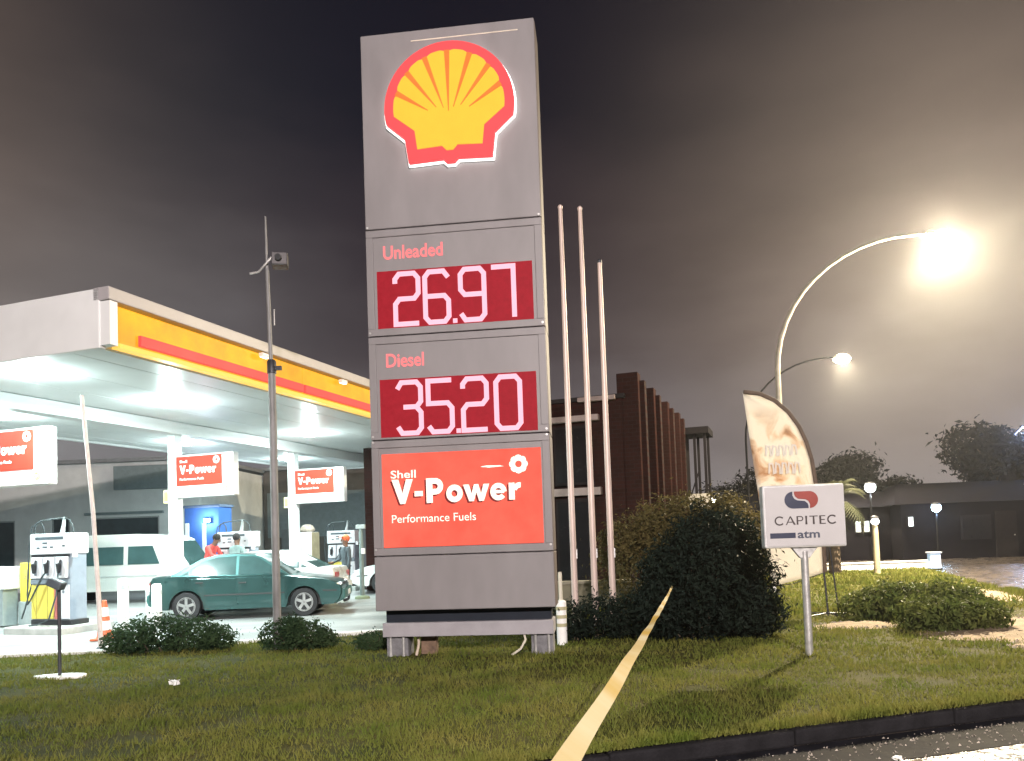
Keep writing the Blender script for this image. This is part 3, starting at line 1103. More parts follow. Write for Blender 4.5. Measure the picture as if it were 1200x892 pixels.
# yellow bin-like cabinet left of the front pump and pale cabinet at the frame edge
o = thing("bin_cabinet", "slim yellow cabinet standing just left of the front pump", "cabinet", (-10.75, 17.3, 0), AX)
MB().box((0, 0, .95), (.36, .34, .86)).build("body", YELLOW, o, bevel=.02)
MB().box((0, 0, .26), (.42, .38, .52)).build("pedestal", mat("bin_grey", (.30, .34, .34), .5), o, bevel=.01)
MB().box((.03, -.175, 1.12), (.16, .012, .22)).build("front_plate", mat("plate_ochre2", (.45, .36, .10), .5, var=.3, scale=30), o)
o = thing("dispenser_cabinet", "white cabinet on a grey base at the left frame edge", "cabinet", (-11.35, 17.15, 0), AX)
MB().box((0, 0, 1.06), (.66, .4, .50)).build("body", WHITE, o, bevel=.02)
MB().box((0, 0, .42), (.52, .36, .80)).build("pedestal", mat("bin_grey", (.30, .34, .34), .5), o, bevel=.01)
MB().box((.05, -.206, 1.1), (.3, .012, .22)).build("front_plate", PUMP_BAND, o)

# bollards
def make_bollard(label, loc, h, r):
    b = thing("bollard", label, "bollard", loc, 0, "white bollards by the green car")
    MB().lathe([(r, 0), (r, h - .05), (r * .8, h - .01), (r * .3, h)], (0, 0, 0), 18).build("post", WHITE, b, smooth=True)
    MB().lathe([(r + .004, h - .22), (r + .004, h - .14)], (0, 0, 0), 18).build("band", mat("bollard_grey_band", (.55, .57, .57), .4), b, smooth=True)
    return b


make_bollard("tallest white bollard, left of the green car between cone and shrub", (-7.92, 15.68, 0), 1.02, .105)
make_bollard("shortest white bollard, farther back between the other two bollards", (-8.55, 18.2, 0), .74, .105)
make_bollard("medium white bollard right beside the green car's rear bumper", (-7.53, 16.3, 0), .86, .10)

# traffic cone
c = thing("traffic_cone", "orange and white traffic cone on the paving left of the first shrub", "traffic cone", (-7.35, 13.88, 0))
CONE = mat("cone_orange", (.62, .13, .05), .5, var=.15, scale=10)
MB().box((0, 0, .02), (.36, .36, .04)).build("base", CONE, c, bevel=.015)
MB().lathe([(.135, .04), (.115, .18)], n=20).build("lower_cone", CONE, c, smooth=True)
MB().lathe([(.117, .18), (.092, .34)], n=20).build("white_sleeve", WHITE, c, smooth=True)
MB().lathe([(.092, .34), (.080, .42)], n=20).build("middle_cone", CONE, c, smooth=True)
MB().lathe([(.081, .42), (.060, .58)], n=20).build("white_sleeve", WHITE, c, smooth=True)
MB().lathe([(.060, .58), (.038, .70), (.02, .71)], n=20).build("cone_tip", CONE, c, smooth=True)

# thin posts at the lawn's left edge
o = thing("leaning_pole", "slim pale leaning pole rising between the front pump and the traffic cone", "pole", (-6.6, 12.35, 0))
MB().tube([(0, 0, 0), (-.03, 0, .9), (-.10, 0, 2.2), (-.26, 0, 4.1)], [.038, .037, .033, .026], 10).build("shaft", mat("pinkish_pole", (.78, .73, .71), .5, var=.15), o, smooth=True)
MB().lathe([(.07, 0), (.07, .05), (.05, .07)], n=12).build("collar", DARK_STEEL, o, smooth=True)
o = thing("stake_light", "thin dark stake with an angled lamp head on a white slab in the left lawn", "garden light", (-5.83, 9.92, 0))
MB().tube([(0, 0, 0), (0, 0, 1.14)], .022, 8).build("stake", DARK_STEEL, o, smooth=True)
MB().box((-.02, -.02, 1.19), (.19, .15, .11), ry=.45).build("lamp_head", mat("slate_housing", (.08, .10, .12), .45), o, bevel=.02)
MB().slab(blob_poly(.02, .0, .34, .15, 24, 5, .12), .0, .03).build("base_slab", WHITE_KERB, o)

# lamp post with cross arm and horn
o = thing("camera_post", "tall slim grey pole with a slanted arm near its top, rising from the second shrub", "pole", (-3.62, 11.78, 0))
MB().tube([(0, 0, 0), (0, 0, 4.35)], [.062, .056], 14).build("lower_post", POLE_GREY, o, smooth=True)
MB().tube([(-.005, 0, 4.2), (-.04, 0, 5.9)], [.034, .030], 12).build("upper_post", POLE_GREY, o, smooth=True)
MB().tube([(-.04, 0, 5.9), (-.05, 0, 6.68)], [.020, .014], 10).build("spike", POLE_GREY, o, smooth=True)
MB().lathe([(.07, 4.22), (.07, 4.40), (.05, 4.43)], n=14).build("collar", DARK_STEEL, o, smooth=True)
MB().tube([(-.30, -.02, 5.78), (-.16, -.03, 5.80), (.10, -.06, 6.06)], .020, 8).build("arm", GALV, o, smooth=True)
b = MB().box((.15, .05, 5.99), (.24, .26, .20), rz=.2).build("camera_housing", mat("housing_dark", (.05, .045, .05), .5), o, bevel=.015)
MB().lathe([(.05, 0), (.05, .04)], (.17, -.10, 5.99), 12, 'Y').build("camera_lens", BLACK, b)
MB().tube([(.07, -.05, 4.95), (.07, -.05, 5.2)], .010, 6).build("clip_rod", GALV, o)
MB().box((.10, 0, 4.30), (.10, .06, .06)).build("bracket", DARK_STEEL, o)

# ------------------------------------------------------------------ vehicles
GLASS = mat("car_glass", (.035, .075, .075), .06, var=.2, scale=1.5, spec=.7)
TYRE = mat("tyre_rubber", (.018, .018, .02), .8, var=.3, scale=20)
RIM = mat("alloy_rim", (.48, .50, .50), .32, metal=.7, var=.15, scale=9)


def wheel(parent, x, y, r, out):
    """out = +1/-1: which side faces outwards"""
    w = MB().lathe([(r * .62, -.09), (r * .96, -.085), (r, -.05), (r, .05), (r * .96, .085), (r * .62, .09)], n=28, axis='Y').build("wheel", TYRE, parent, smooth=True)
    w.location = (x, y, r)
    m = MB()
    yo = -.06 * -out
    m.strip(arc2(0, 0, r * .60, 0, 360, 28)[:-1], r * .13, yo - .03, yo + .03, closed=True)
    for k in range(5):
        a = 2 * math.pi * k / 5 + .3
        ca, sa = math.cos(a), math.sin(a)
        m.strip([(ca * r * .05, sa * r * .05), (ca * r * .58, sa * r * .58)], r * .20, yo - .02 + .012 * out, yo + .02 + .012 * out)
    m.lathe([(r * .16, -.02), (r * .16, .03)], (0, yo, 0), 14, 'Y')
    m.build("rim", RIM, w)
    d = MB().lathe([(r * .58, -.02), (r * .58, .02)], (0, yo * .3, 0), 20, 'Y').build("brake_disc", mat("brake_dark", (.05, .055, .06), .6), w)
    return w


def arch(cx, r, zc, n=10):
    return [(cx - r * math.cos(math.pi * k / n), zc + r * math.sin(math.pi * k / n)) for k in range(n + 1)]


def make_sedan(label, loc, rz, paint, dark_bumper):
    """heading +x"""
    c = thing("parked_car", label, "car", loc, rz)
    XR, XF, WR = -1.36, 1.30, .315
    low = [(-2.16, .34), (-2.0, .26), (XR - .40, .25)] + arch(XR, .385, .30) + [(XR + .41, .22), (XF - .41, .22)] + arch(XF, .385, .30) + \
          [(XF + .41, .24), (2.0, .25), (2.13, .34), (2.19, .50), (2.17, .64), (2.05, .745), (1.75, .83), (1.0, .925), (.7, .95), (-1.35, .985),
           (-1.95, 1.0), (-2.12, .975), (-2.17, .88), (-2.20, .56)]
    m = MB()
    layers = [(-.835, .955, .985), (-.80, .985, .995), (-.70, 1.0, 1.0), (0, 1.012, 1.012), (.70, 1.0, 1.0), (.80, .985, .995), (.835, .955, .985)]
    n = len(low)
    vs, fs = [], []
    for y, kz, kx in layers:
        for x, z in low:
            vs.append((x * kx if abs(x) > 1.8 else x, y, .45 + (z - .45) * kz if z > .45 else z))
    for i in range(len(layers) - 1):
        for k in range(n):
            k2 = (k + 1) % n
            fs.append((i * n + k, i * n + k2, (i + 1) * n + k2, (i + 1) * n + k))
    fs.append(tuple(range(n)))
    fs.append(tuple(range(len(layers) * n - 1, (len(layers) - 1) * n - 1, -1)))
    m.add(vs, fs)
    m.build("body", paint, c, smooth=True, ang=35)
    MB().box((-.03, 0, .42), (3.9, 1.30, .36)).build("underbody", BLACK, c)
    # greenhouse
    gh = [(1.02, .90), (.30, 1.36), (.12, 1.415), (-.30, 1.44), (-.72, 1.425), (-1.05, 1.36), (-1.78, .97)]

    def yh(z):
        return .775 - max(z - .93, 0) / .5 * .20
    m = MB()
    n = len(gh)
    vs = [(x, -yh(z), z) for x, z in gh] + [(x, -yh(z) * .6, z + (.015 if z > 1.2 else 0)) for x, z in gh] + \
         [(x, yh(z) * .6, z + (.015 if z > 1.2 else 0)) for x, z in gh] + [(x, yh(z), z) for x, z in gh]
    fs = [tuple(range(n)), tuple(range(4 * n - 1, 3 * n - 1, -1))]
    for i in range(3):
        for k in range(n):
            k2 = (k + 1) % n
            fs.append((i * n + k, i * n + k2, (i + 1) * n + k2, (i + 1) * n + k))
    m.add(vs, fs)
    m.build("cabin", paint, c, smooth=True, ang=35)

    def side_glass(poly, sy, nm):
        m = MB()
        k = len(poly)
        vs = [(x, sy * (yh(z) - .02), z) for x, z in poly] + [(x, sy * (yh(z) + .006), z) for x, z in poly]
        fs = [tuple(range(k)), tuple(range(2 * k - 1, k - 1, -1))] + [(a, (a + 1) % k, k + (a + 1) % k, k + a) for a in range(k)]
        m.add(vs, fs)
        return m.build(nm, GLASS, c)
    for sy in (-1, 1):
        side_glass([(.83, .965), (.26, 1.335), (.12, 1.375), (-.20, 1.39), (-.20, .98)], sy, "front_window")
        side_glass([(-.27, .985), (-.27, 1.392), (-.70, 1.375), (-.98, 1.315), (-1.28, 1.13), (-1.28, 1.0)], sy, "rear_window")
        side_glass([(-1.33, 1.005), (-1.33, 1.10), (-1.52, 1.0)], sy, "quarter_window")
    # screens
    def screen(p0, p1, off, nm):
        (x0, z0), (x1, z1) = p0, p1
        dx, dz = x1 - x0, z1 - z0
        L = math.hypot(dx, dz)
        nx, nz = -dz / L, dx / L
        if nz < 0: nx, nz = -nx, -nz
        a = []
        for (x, z, f_) in ((x0 + dx * .06, z0 + dz * .06, .94), (x1 - dx * .06, z1 - dz * .06, .92)):
            w = yh(z) * f_
            a += [(x + nx * .006, -w, z + nz * .006), (x + nx * .006, w, z + nz * .006)]
            a += [(x - nx * .02, -w, z - nz * .02), (x - nx * .02, w, z - nz * .02)]
        MB().add(a, [(0, 1, 5, 4), (2, 6, 7, 3), (0, 4, 6, 2), (1, 3, 7, 5), (0, 2, 3, 1), (4, 5, 7, 6)]).build(nm, GLASS, c)
    screen(gh[0], gh[1], 1, "windscreen")
    screen(gh[6], gh[5], 1, "rear_screen")
    trim = mat("dark_trim", (.03, .035, .037), .55)
    for sy in (-1, 1):
        s0, s1 = sorted((sy * .80, sy * .838))
        fd = MB().prism([(.86, .30), (.90, .62), (.86, .885), (-.21, .915), (-.21, .30)], s0, s1).build("door", paint, c, bevel=.006)
        MB().box((-.09, sy * .846, .80), (.17, .022, .035)).build("handle", trim, fd, bevel=.006)
        rd = MB().prism([(-.235, .30), (-.235, .916), (-1.25, .925), (-1.22, .70), (-1.02, .58), (-.96, .30)], s0, s1).build("door", paint, c, bevel=.006)
        MB().box((-1.06, sy * .846, .83), (.17, .022, .035)).build("handle", trim, rd, bevel=.006)
        MB().box((-.05, sy * .842, .545), (1.82, .012, .035)).build("side_moulding", trim, c)
        MB().prism([(XF + .44, .54), (2.06, .53), (2.06, .565), (XF + .42, .575)], *sorted((sy * .80, sy * .836))).build("front_moulding", trim, c)
        mr = MB().box((.70, sy * .89, 1.0), (.14, .17, .12)).build("side_mirror", trim, c, bevel=.03)
        # lights
        MB().box((2.075, sy * .60, .66), (.14, .34, .12)).build("headlight", mat("headlight_glass", (.75, .8, .85), .15, emit=(.9, .96, 1), estr=.55), c, bevel=.03)
        MB().box((2.02, sy * .80, .655), (.16, .06, .11)).build("indicator", mat("indicator_amber", (.6, .5, .35), .25), c, bevel=.015)
        MB().box((-2.165, sy * .60, .79), (.05, .36, .15)).build("tail_light", mat("tail_light_red", (.35, .03, .03), .3), c, bevel=.015)
        wheel(c, XR, sy * .755, WR, sy)
        wheel(c, XF, sy * .755, WR, sy)
    MB().box((2.16, 0, .66), (.05, .70, .11)).build("grille", BLACK, c, bevel=.01)
    MB().prism([(2.02, .25), (2.20, .33), (2.25, .42), (2.24, .56), (2.10, .59), (1.98, .56)], -.80, .80).build("front_bumper", dark_bumper, c, bevel=.02)
    MB().prism([(-2.04, .28), (-2.22, .36), (-2.26, .48), (-2.24, .60), (-2.02, .60)], -.80, .80).build("rear_bumper", dark_bumper, c, bevel=.02)
    MB().box((2.262, 0, .47), (.012, .46, .11)).build("number_plate", WHITE, c)
    MB().box((-2.258, 0, .66), (.012, .46, .11)).build("number_plate", WHITE, c)
    return c


GREEN = mat("green_metallic_paint", (.045, .110, .108), .30, metal=.75, var=.02, scale=2, coat=.5)
GREEN_D = mat("dark_green_bumper", (.03, .11, .10), .4, var=.1, scale=2)
gc_ = make_sedan("dark green four-door saloon crossing the forecourt behind the shrubs", (-5.95, 17.75, 0), R(6), GREEN, GREEN_D)
gc_.scale = (.94, .94, .98)
CARW = mat("white_car_paint", (.60, .62, .62), .28, var=.04, scale=2, coat=.4)
CARW_D = mat("white_bumper", (.62, .64, .64), .4, var=.05, scale=2)
make_sedan("white car mostly hidden directly behind the green saloon", (-6.55, 19.72, 0), R(180), CARW, CARW_D)
make_sedan("white car with a dark wheel half hidden behind the price sign", (-2.7, 24.2, 0), R(180), CARW, CARW_D)

# minibus
v = thing("minibus", "white minibus parked behind the front pump and the white bollards", "van", (-12.05, 24.0, 0), R(-2))
VP = mat("minibus_paint", (.52, .54, .51), .35, var=.05, scale=2, coat=.3)
prof = [(-2.45, .42), (-2.3, .36), (-1.95, .36)] + arch(-1.55, .40, .36) + [(-1.1, .36), (1.1, .36)] + arch(1.55, .40, .36) + \
       [(2.0, .36), (2.35, .40), (2.45, .60), (2.42, 1.0), (2.25, 1.25), (1.85, 1.85), (1.6, 1.98), (.8, 2.05), (-1.5, 2.05), (-2.2, 1.99), (-2.42, 1.8), (-2.47, 1.0)]
m = MB()
n = len(prof)
lay = [(-.88, .0), (-.84, 0), (.84, 0), (.88, 0)]
vs, fs = [], []
for y, _ in lay:
    for x, z in prof:
        t_ = max(z - 1.0, 0)
        yy = y * (1 - .09 * t_)
        sh = .965 if abs(y) > .86 else 1
        vs.append((x, yy, 1.0 + (z - 1.0) * sh if z > 1 else z))
for i in range(3):
    for k in range(n):
        k2 = (k + 1) % n
        fs.append((i * n + k, i * n + k2, (i + 1) * n + k2, (i + 1) * n + k))
fs += [tuple(range(n)), tuple(range(4 * n - 1, 3 * n - 1, -1))]
m.add(vs, fs)
m.build("body", VP, v, smooth=True, ang=35)
MB().box((0, 0, .55), (4.5, 1.4, .35)).build("underbody", BLACK, v)
for sy in (-1, 1):
    for a, b in ((-2.2, -1.0), (-.82, .42), (.56, 1.52)):
        poly = [(a, 1.14), (b, 1.14), (b - (.22 if b > 1 else 0), 1.68), (a, 1.68)]
        k = len(poly)
        vv = [(x, sy * (.88 * (1 - .09 * (z - 1)) - .03), z) for x, z in poly] + [(x, sy * (.88 * (1 - .09 * (z - 1)) + .008), z) for x, z in poly]
        MB().add(vv, [(0, 1, 2, 3), (7, 6, 5, 4)] + [(q, (q + 1) % 4, 4 + (q + 1) % 4, 4 + q) for q in range(4)]).build("window", GLASS, v)
    MB().box((-.9, sy * .886, .98), (.05, .02, .16)).build("handle", BLACK, v)
    MB().box((.5, sy * .884, .80), (1.9, .012, .03)).build("side_moulding", mat("van_trim", (.4, .42, .42), .5), v)
    wheel(v, -1.55, sy * .80, .33, sy)
    wheel(v, 1.55, sy * .80, .33, sy)
    MB().box((2.40, sy * .62, .80), (.10, .30, .20)).build("headlight", mat("headlight_off", (.5, .52, .54), .2), v, bevel=.03)
    MB().box((-2.46, sy * .74, 1.0), (.05, .16, .34)).build("tail_light", mat("tail_light_red", (.35, .03, .03), .3), v, bevel=.015)
MB().prism([(2.40, 1.06), (2.28, 1.27), (1.90, 1.81), (1.87, 1.79), (2.24, 1.25), (2.36, 1.05)], -.74, .74).build("windscreen", GLASS, v)
MB().box((2.44, 0, .50), (.12, 1.66, .22)).build("front_bumper", BLACK, v, bevel=.03)

# ------------------------------------------------------------------ people
SKIN = mat("brown_skin", (.16, .085, .055), .55, var=.1, scale=12)


def make_person(label, loc, rz, J, top_col, leg_col, top_name, hat=None):
    """J overrides joint positions. One continuous skinned body; garments by colour, hair or cap as a child."""
    pos = {
        'pelvis': (0, 0, .93), 'waist': (0, 0, 1.08), 'chest': (0, .0, 1.30), 'neck': (0, .0, 1.46), 'jaw': (0, -.015, 1.56), 'head': (0, -.01, 1.66), 'crown': (0, .0, 1.73),
        'nose': (0, -.105, 1.60),
        'shL': (-.18, 0, 1.40), 'elL': (-.25, 0, 1.12), 'wrL': (-.24, -.06, .87), 'paL': (-.24, -.08, .80),
        'shR': (.18, 0, 1.40), 'elR': (.25, 0, 1.12), 'wrR': (.24, -.06, .87), 'paR': (.24, -.08, .80),
        'hiL': (-.10, 0, .88), 'knL': (-.11, -.02, .49), 'anL': (-.11, .01, .08), 'toL': (-.12, -.16, .035),
        'hiR': (.10, 0, .88), 'knR': (.11, -.02, .49), 'anR': (.11, .01, .08), 'toR': (.12, -.16, .035)}
    pos.update(J)
    rad = {'pelvis': (.150, .11), 'waist': (.140, .10), 'chest': (.165, .115), 'neck': (.058, .058), 'jaw': (.068, .078), 'head': (.082, .098), 'crown': (.06, .07), 'nose': (.016, .016),
           'sh': (.072, .07), 'el': (.05, .05), 'wr': (.032, .034), 'pa': (.040, .026), 'hi': (.09, .09), 'kn': (.06, .062), 'an': (.042, .045), 'to': (.045, .032)}
    edges = [('pelvis', 'waist'), ('waist', 'chest'), ('chest', 'neck'), ('neck', 'jaw'), ('jaw', 'head'), ('head', 'crown')]
    for s in 'LR':
        edges += [('chest', 'sh' + s), ('sh' + s, 'el' + s), ('el' + s, 'wr' + s), ('wr' + s, 'pa' + s), ('pelvis', 'hi' + s), ('hi' + s, 'kn' + s), ('kn' + s, 'an' + s), ('an' + s, 'to' + s)]
    # fingers: four of different lengths and a thumb from the side of the palm
    for s in 'LR':
        pa, wr = Vector(pos['pa' + s]), Vector(pos['wr' + s])
        d = (pa - wr).normalized()
        side = d.cross(Vector((0, 1, 0)) if abs(d.y) < .8 else Vector((1, 0, 0))).normalized()
        fwd = side.cross(d)
        for k, (o_, L) in enumerate(((-.030, .066), (-.010, .078), (.010, .072), (.030, .056))):
            a = pa + d * .035 + side * o_
            b = a + d * L * .55 + fwd * .008
            e = b + d * L * .42 + fwd * .028
            for nm, q in (('a', a), ('b', b), ('c', e)):
                pos['f%d%s%s' % (k, nm, s)] = tuple(q)
                rad['f%d%s%s' % (k, nm, s)] = (.0095, .0095) if nm != 'c' else (.0075, .0075)
            edges += [('pa' + s, 'f%da%s' % (k, s)), ('f%da%s' % (k, s), 'f%db%s' % (k, s)), ('f%db%s' % (k, s), 'f%dc%s' % (k, s))]
        a = pa - d * .01 - side * .045 + fwd * .01
        b = a + d * .045 - side * .015 + fwd * .012
        pos['ta' + s], pos['tb' + s] = tuple(a), tuple(b)
        rad['ta' + s], rad['tb' + s] = (.012, .012), (.0095, .0095)
        edges += [('pa' + s, 'ta' + s), ('ta' + s, 'tb' + s)]
    names = list(pos.keys())
    names.remove('nose')
    idx = {k: i for i, k in enumerate(names)}
    me = bpy.data.meshes.new("person_body")
    me.from_pydata([pos[k] for k in names], [(idx[a], idx[b]) for a, b in edges], [])
    ob = bpy.data.objects.new("tmp_body", me)
    COL.objects.link(ob)
    ob.modifiers.new("skin", 'SKIN')
    sub = ob.modifiers.new("sub", 'SUBSURF')
    sub.levels = sub.render_levels = 2
    sv = me.skin_vertices[0].data
    for k in names:
        r_ = rad.get(k) or rad.get(k[:2])
        sv[idx[k]].radius = r_
        sv[idx[k]].use_root = (k == 'pelvis')
    bpy.context.view_layer.update()
    em = bpy.data.meshes.new_from_object(ob.evaluated_get(bpy.context.evaluated_depsgraph_get()))
    bpy.data.objects.remove(ob)
    segs = []
    for a, b in edges:
        kk = b[:2]
        if b in ('waist', 'chest') or kk in ('sh', 'el'): t_ = 1
        elif kk == 'wr': t_ = 1 if top_name != 'short' else 0
        elif kk in ('hi', 'kn', 'an'): t_ = 2
        elif kk == 'to': t_ = 3
        else: t_ = 0
        if b == 'neck': t_ = 1
        segs.append((Vector(pos[a]), Vector(pos[b]), t_))
    TOP = mat("cloth_" + label[:24].replace(' ', '_'), top_col, .85, var=.2, scale=9, bump=.3, bscale=30)
    LEG = mat("trousers_" + label[:20].replace(' ', '_'), leg_col, .85, var=.2, scale=9, bump=.3, bscale=30)
    for mm in (SKIN, TOP, LEG, BLACK):
        em.materials.append(mm)
    for p in em.polygons:
        c_ = p.center
        best, bt = 9, 0
        for a, b, t_ in segs:
            ab = b - a
            q = max(0, min(1, (c_ - a).dot(ab) / ab.length_squared))
            dd = (a + ab * q - c_).length
            if dd < best: best, bt = dd, t_
        p.material_index = bt
        p.use_smooth = True
    em.name = "body"
    root = thing("person", label, "person", loc, rz)
    body = bpy.data.objects.new("body", em)
    COL.objects.link(body)
    body.parent = root
    hd = Vector(pos['head'])
    up = (Vector(pos['crown']) - Vector(pos['jaw'])).normalized()
    q = Vector((0, 0, 1)).rotation_difference(up).to_matrix().to_4x4()
    T = Matrix.Translation(hd) @ q

    def local(mbd):
        mbd.v = [tuple(T @ Vector(p)) for p in mbd.v]
        return mbd
    local(MB().ball((0, .018, .03), .108, 16, 10, (.88, 1.02, .98))).build("hair" if not hat else "cap", hat or mat("black_hair", (.015, .013, .013), .8, bump=.5, bscale=90), root, smooth=True, ang=80)
    if hat:
        local(MB().box((0, -.12, .055), (.15, .12, .014), rx=.15)).build("cap_peak", hat, root, bevel=.006)
    local(MB().ball((0, -.105, -.045), .02, 8, 6, (.8, 1.1, 1.3))).build("nose", SKIN, root, smooth=True)
    for sx in (-1, 1):
        local(MB().ball((sx * .034, -.095, -.012), .012, 8, 6)).build("eye", mat("eye_dark", (.03, .02, .02), .3), root, smooth=True)
        local(MB().ball((sx * .092, .005, -.035), .024, 8, 6, (.45, .8, 1.3))).build("ear", SKIN, root, smooth=True)
    local(MB().ball((0, -.092, -.088), .024, 8, 6, (1.1, .4, .35))).build("mouth", mat("lips", (.13, .05, .045), .5), root, smooth=True)
    return root


# leaning to the right over the car, red shirt
make_person("person in a red shirt leaning forward beside the middle fuel pump", (-8.12, 20.62, .14), R(75),
            {'pelvis': (0, .10, .93), 'waist': (0, .04, 1.10), 'chest': (0, -.08, 1.34), 'neck': (0, -.17, 1.50), 'jaw': (0, -.23, 1.58), 'head': (0, -.26, 1.66), 'crown': (0, -.27, 1.74),
             'shL': (-.19, -.10, 1.44), 'elL': (-.26, -.28, 1.22), 'wrL': (-.20, -.52, 1.20), 'paL': (-.18, -.59, 1.20),
             'shR': (.19, -.10, 1.44), 'elR': (.27, -.22, 1.18), 'wrR': (.22, -.45, 1.12), 'paR': (.20, -.52, 1.11),
             'hiL': (-.10, .10, .88), 'hiR': (.10, .10, .88), 'knR': (.11, -.06, .50), 'anR': (.11, -.05, .08), 'toR': (.12, -.22, .035)},
            (.55, .07, .06), (.04, .045, .06), 'long')
make_person("dark-haired person in a grey-green shirt seen from behind at the middle fuel pump", (-7.36, 20.60, .14), R(160),
            {'elR': (.30, -.10, 1.16), 'wrR': (.34, -.32, 1.12), 'paR': (.35, -.39, 1.12)}, (.24, .34, .33), (.05, .05, .06), 'short')
make_person("person in an orange cap and dark jacket standing near the rear fuel pump", (-4.52, 20.85, 0), R(-55),
            {'elL': (-.27, -.06, 1.13), 'wrL': (-.22, -.28, 1.05), 'paL': (-.20, -.35, 1.04), 'knL': (-.12, -.08, .50), 'anL': (-.12, -.1, .08), 'toL': (-.13, -.26, .035)},
            (.05, .065, .075), (.035, .04, .05), 'long', mat("orange_cap", (.62, .14, .05), .8, var=.15))

# ------------------------------------------------------------------ forecourt furniture farther back
o = thing("service_cabinet", "tall pale cabinet with a tan side below the smallest overhead sign", "cabinet", (-6.24, 23.5, 0), AX)
MB().box((0, 0, 1.42), (.52, .40, 1.02)).build("cabinet_box", mat("cabinet_white", (.70, .72, .72), .45), o, bevel=.015)
MB().box((.268, 0, 1.25), (.018, .40, 1.34)).build("side_panel", mat("cabinet_tan", (.36, .31, .20), .6, var=.15), o)
MB().box((0, .02, .45), (.40, .34, .92)).build("pedestal", mat("cabinet_grey", (.40, .42, .42), .5), o, bevel=.01)
MB().box((-.0, -.204, 1.42), (.44, .01, .9)).build("door", mat("cabinet_door", (.66, .69, .69), .4), o, bevel=.004)
o = MB().ball((0, 0, .1), .2, 14, 8, (1.15, .9, .7))
o.v = [(x * (1 + .1 * math.sin(9 * y + 31 * z)), y * (1 + .12 * math.sin(23 * x)), max(z, 0)) for x, y, z in o.v]
o = o.build("cloth_bundle", mat("tan_cloth", (.42, .36, .30), .9, var=.3, scale=9), smooth=True, ang=70)
o.location = (-6.24, 23.5, 1.925)
tag(o, "tan bundle lying on top of the tall pale cabinet", "bundle")
o = thing("service_post", "slim grey-green service post with a wide head beside the person in the orange cap", "post", (-4.25, 21.6, 0))
MB().tube([(0, 0, 0), (0, 0, 1.95)], [.07, .055], 12).build("shaft", mat("post_teal_grey", (.16, .21, .20), .5, var=.2), o, smooth=True)
MB().box((0, 0, 2.0), (.26, .12, .12)).build("head", mat("post_head", (.30, .34, .33), .5), o, bevel=.01)
MB().lathe([(.22, -.01), (.20, .06), (.1, .09)], n=16).build("foot", mat("foot_green", (.14, .17, .10), .7), o, smooth=True)
MB().box((.06, -.03, 1.32), (.10, .10, .16)).build("handset", WHITE, o, bevel=.01)

# shop behind
WALL = mat("shop_wall_plaster", (.74, .76, .75), .7, var=.1, scale=1.2, bump=.12, bscale=30)
shop = thing("shop_building", "long pale shop building behind the pumps with dark windows and a grey sign band", "building", (-18.5, 31.0, 0), R(-2))
# front wall facing -y, at local y = 0
m = MB()
W0, W1 = -9.0, 6.0
wins = [(-2.6, -1.5, 1.0, 2.9), (.0, .75, 2.15, 2.95), (1.6, 4.4, 1.4, 2.9)]
xs = [W0]
for a, b, c0, c1 in wins:
    m.box(((xs[-1] + a) / 2, .15, 2.55), (a - xs[-1], .3, 5.1))
    m.box(((a + b) / 2, .15, c0 / 2), (b - a, .3, c0))
    m.box(((a + b) / 2, .15, (c1 + 5.1) / 2), (b - a, .3, 5.1 - c1))
    xs.append(b)
m.box(((xs[-1] + W1) / 2, .15, 2.55), (W1 - xs[-1], .3, 5.1))
m.build("wall", WALL, shop)
MB().box(((W0 + W1) / 2, 4.2, 2.5), (W1 - W0 - .02, 7.7, 4.96)).build("rear_block", WALL, shop)
for a, b, c0, c1 in wins:
    f = MB()
    f.box(((a + b) / 2, .06, c1 - .03), (b - a, .08, .06))
    f.box(((a + b) / 2, .06, c0 + .03), (b - a, .08, .06))
    f.box((a + .03, .06, (c0 + c1) / 2), (.06, .08, c1 - c0 - .12))
    f.box((b - .03, .06, (c0 + c1) / 2), (.06, .08, c1 - c0 - .12))
    f = f.build("window", mat("grey_window_frame", (.35, .37, .37), .45), shop)
    MB().box(((a + b) / 2, .07, (c0 + c1) / 2), (b - a - .1, .02, c1 - c0 - .1)).build("pane", DARK_GLASS, f)
MB().box((4.3, -.10, 4.45), (3.3, .16, .95)).build("sign_band", mat("band_grey_teal", (.20, .25, .26), .5, var=.1), shop, bevel=.02)
MB().box(((W0 + W1) / 2, 3.9, 5.16), (W1 - W0 + .3, 8.4, .14)).build("roof", mat("shop_roof", (.25, .26, .27), .6), shop)
MB().box((3.0, -.05, 3.05), (3.2, .12, .10)).build("lintel", mat("band_grey_teal", (.20, .25, .26), .5), shop)

back = thing("back_building", "low dark brown building at the back of the forecourt behind the small overhead signs", "building", (-6.2, 37.5, 0), R(-4))
BR = mat("dark_plaster_brown", (.11, .095, .085), .8, var=.25, scale=1.5, bump=.2, bscale=25)
MB().box((0, 3, 2.6), (12, 6, 5.2)).build("wall", BR, back)
MB().box((0, 2.9, 5.26), (12.4, 6.5, .14)).build("roof", mat("shop_roof", (.25, .26, .27), .6), back)
MB().box((-3.2, -.03, 3.0), (5.2, .08, 2.2)).build("grey_wall_panel", mat("panel_grey_teal", (.17, .20, .21), .6, var=.12), back)
for x in (-4.6, -1.4, 1.6, 4.2):
    f = MB().box((x, -.09, 1.2), (1.0, .06, 2.2)).build("door", mat("door_grey", (.14, .15, .16), .5), back, bevel=.01)
    MB().box((x + .36, -.14, 1.1), (.04, .05, .16)).build("handle", GALV, f)

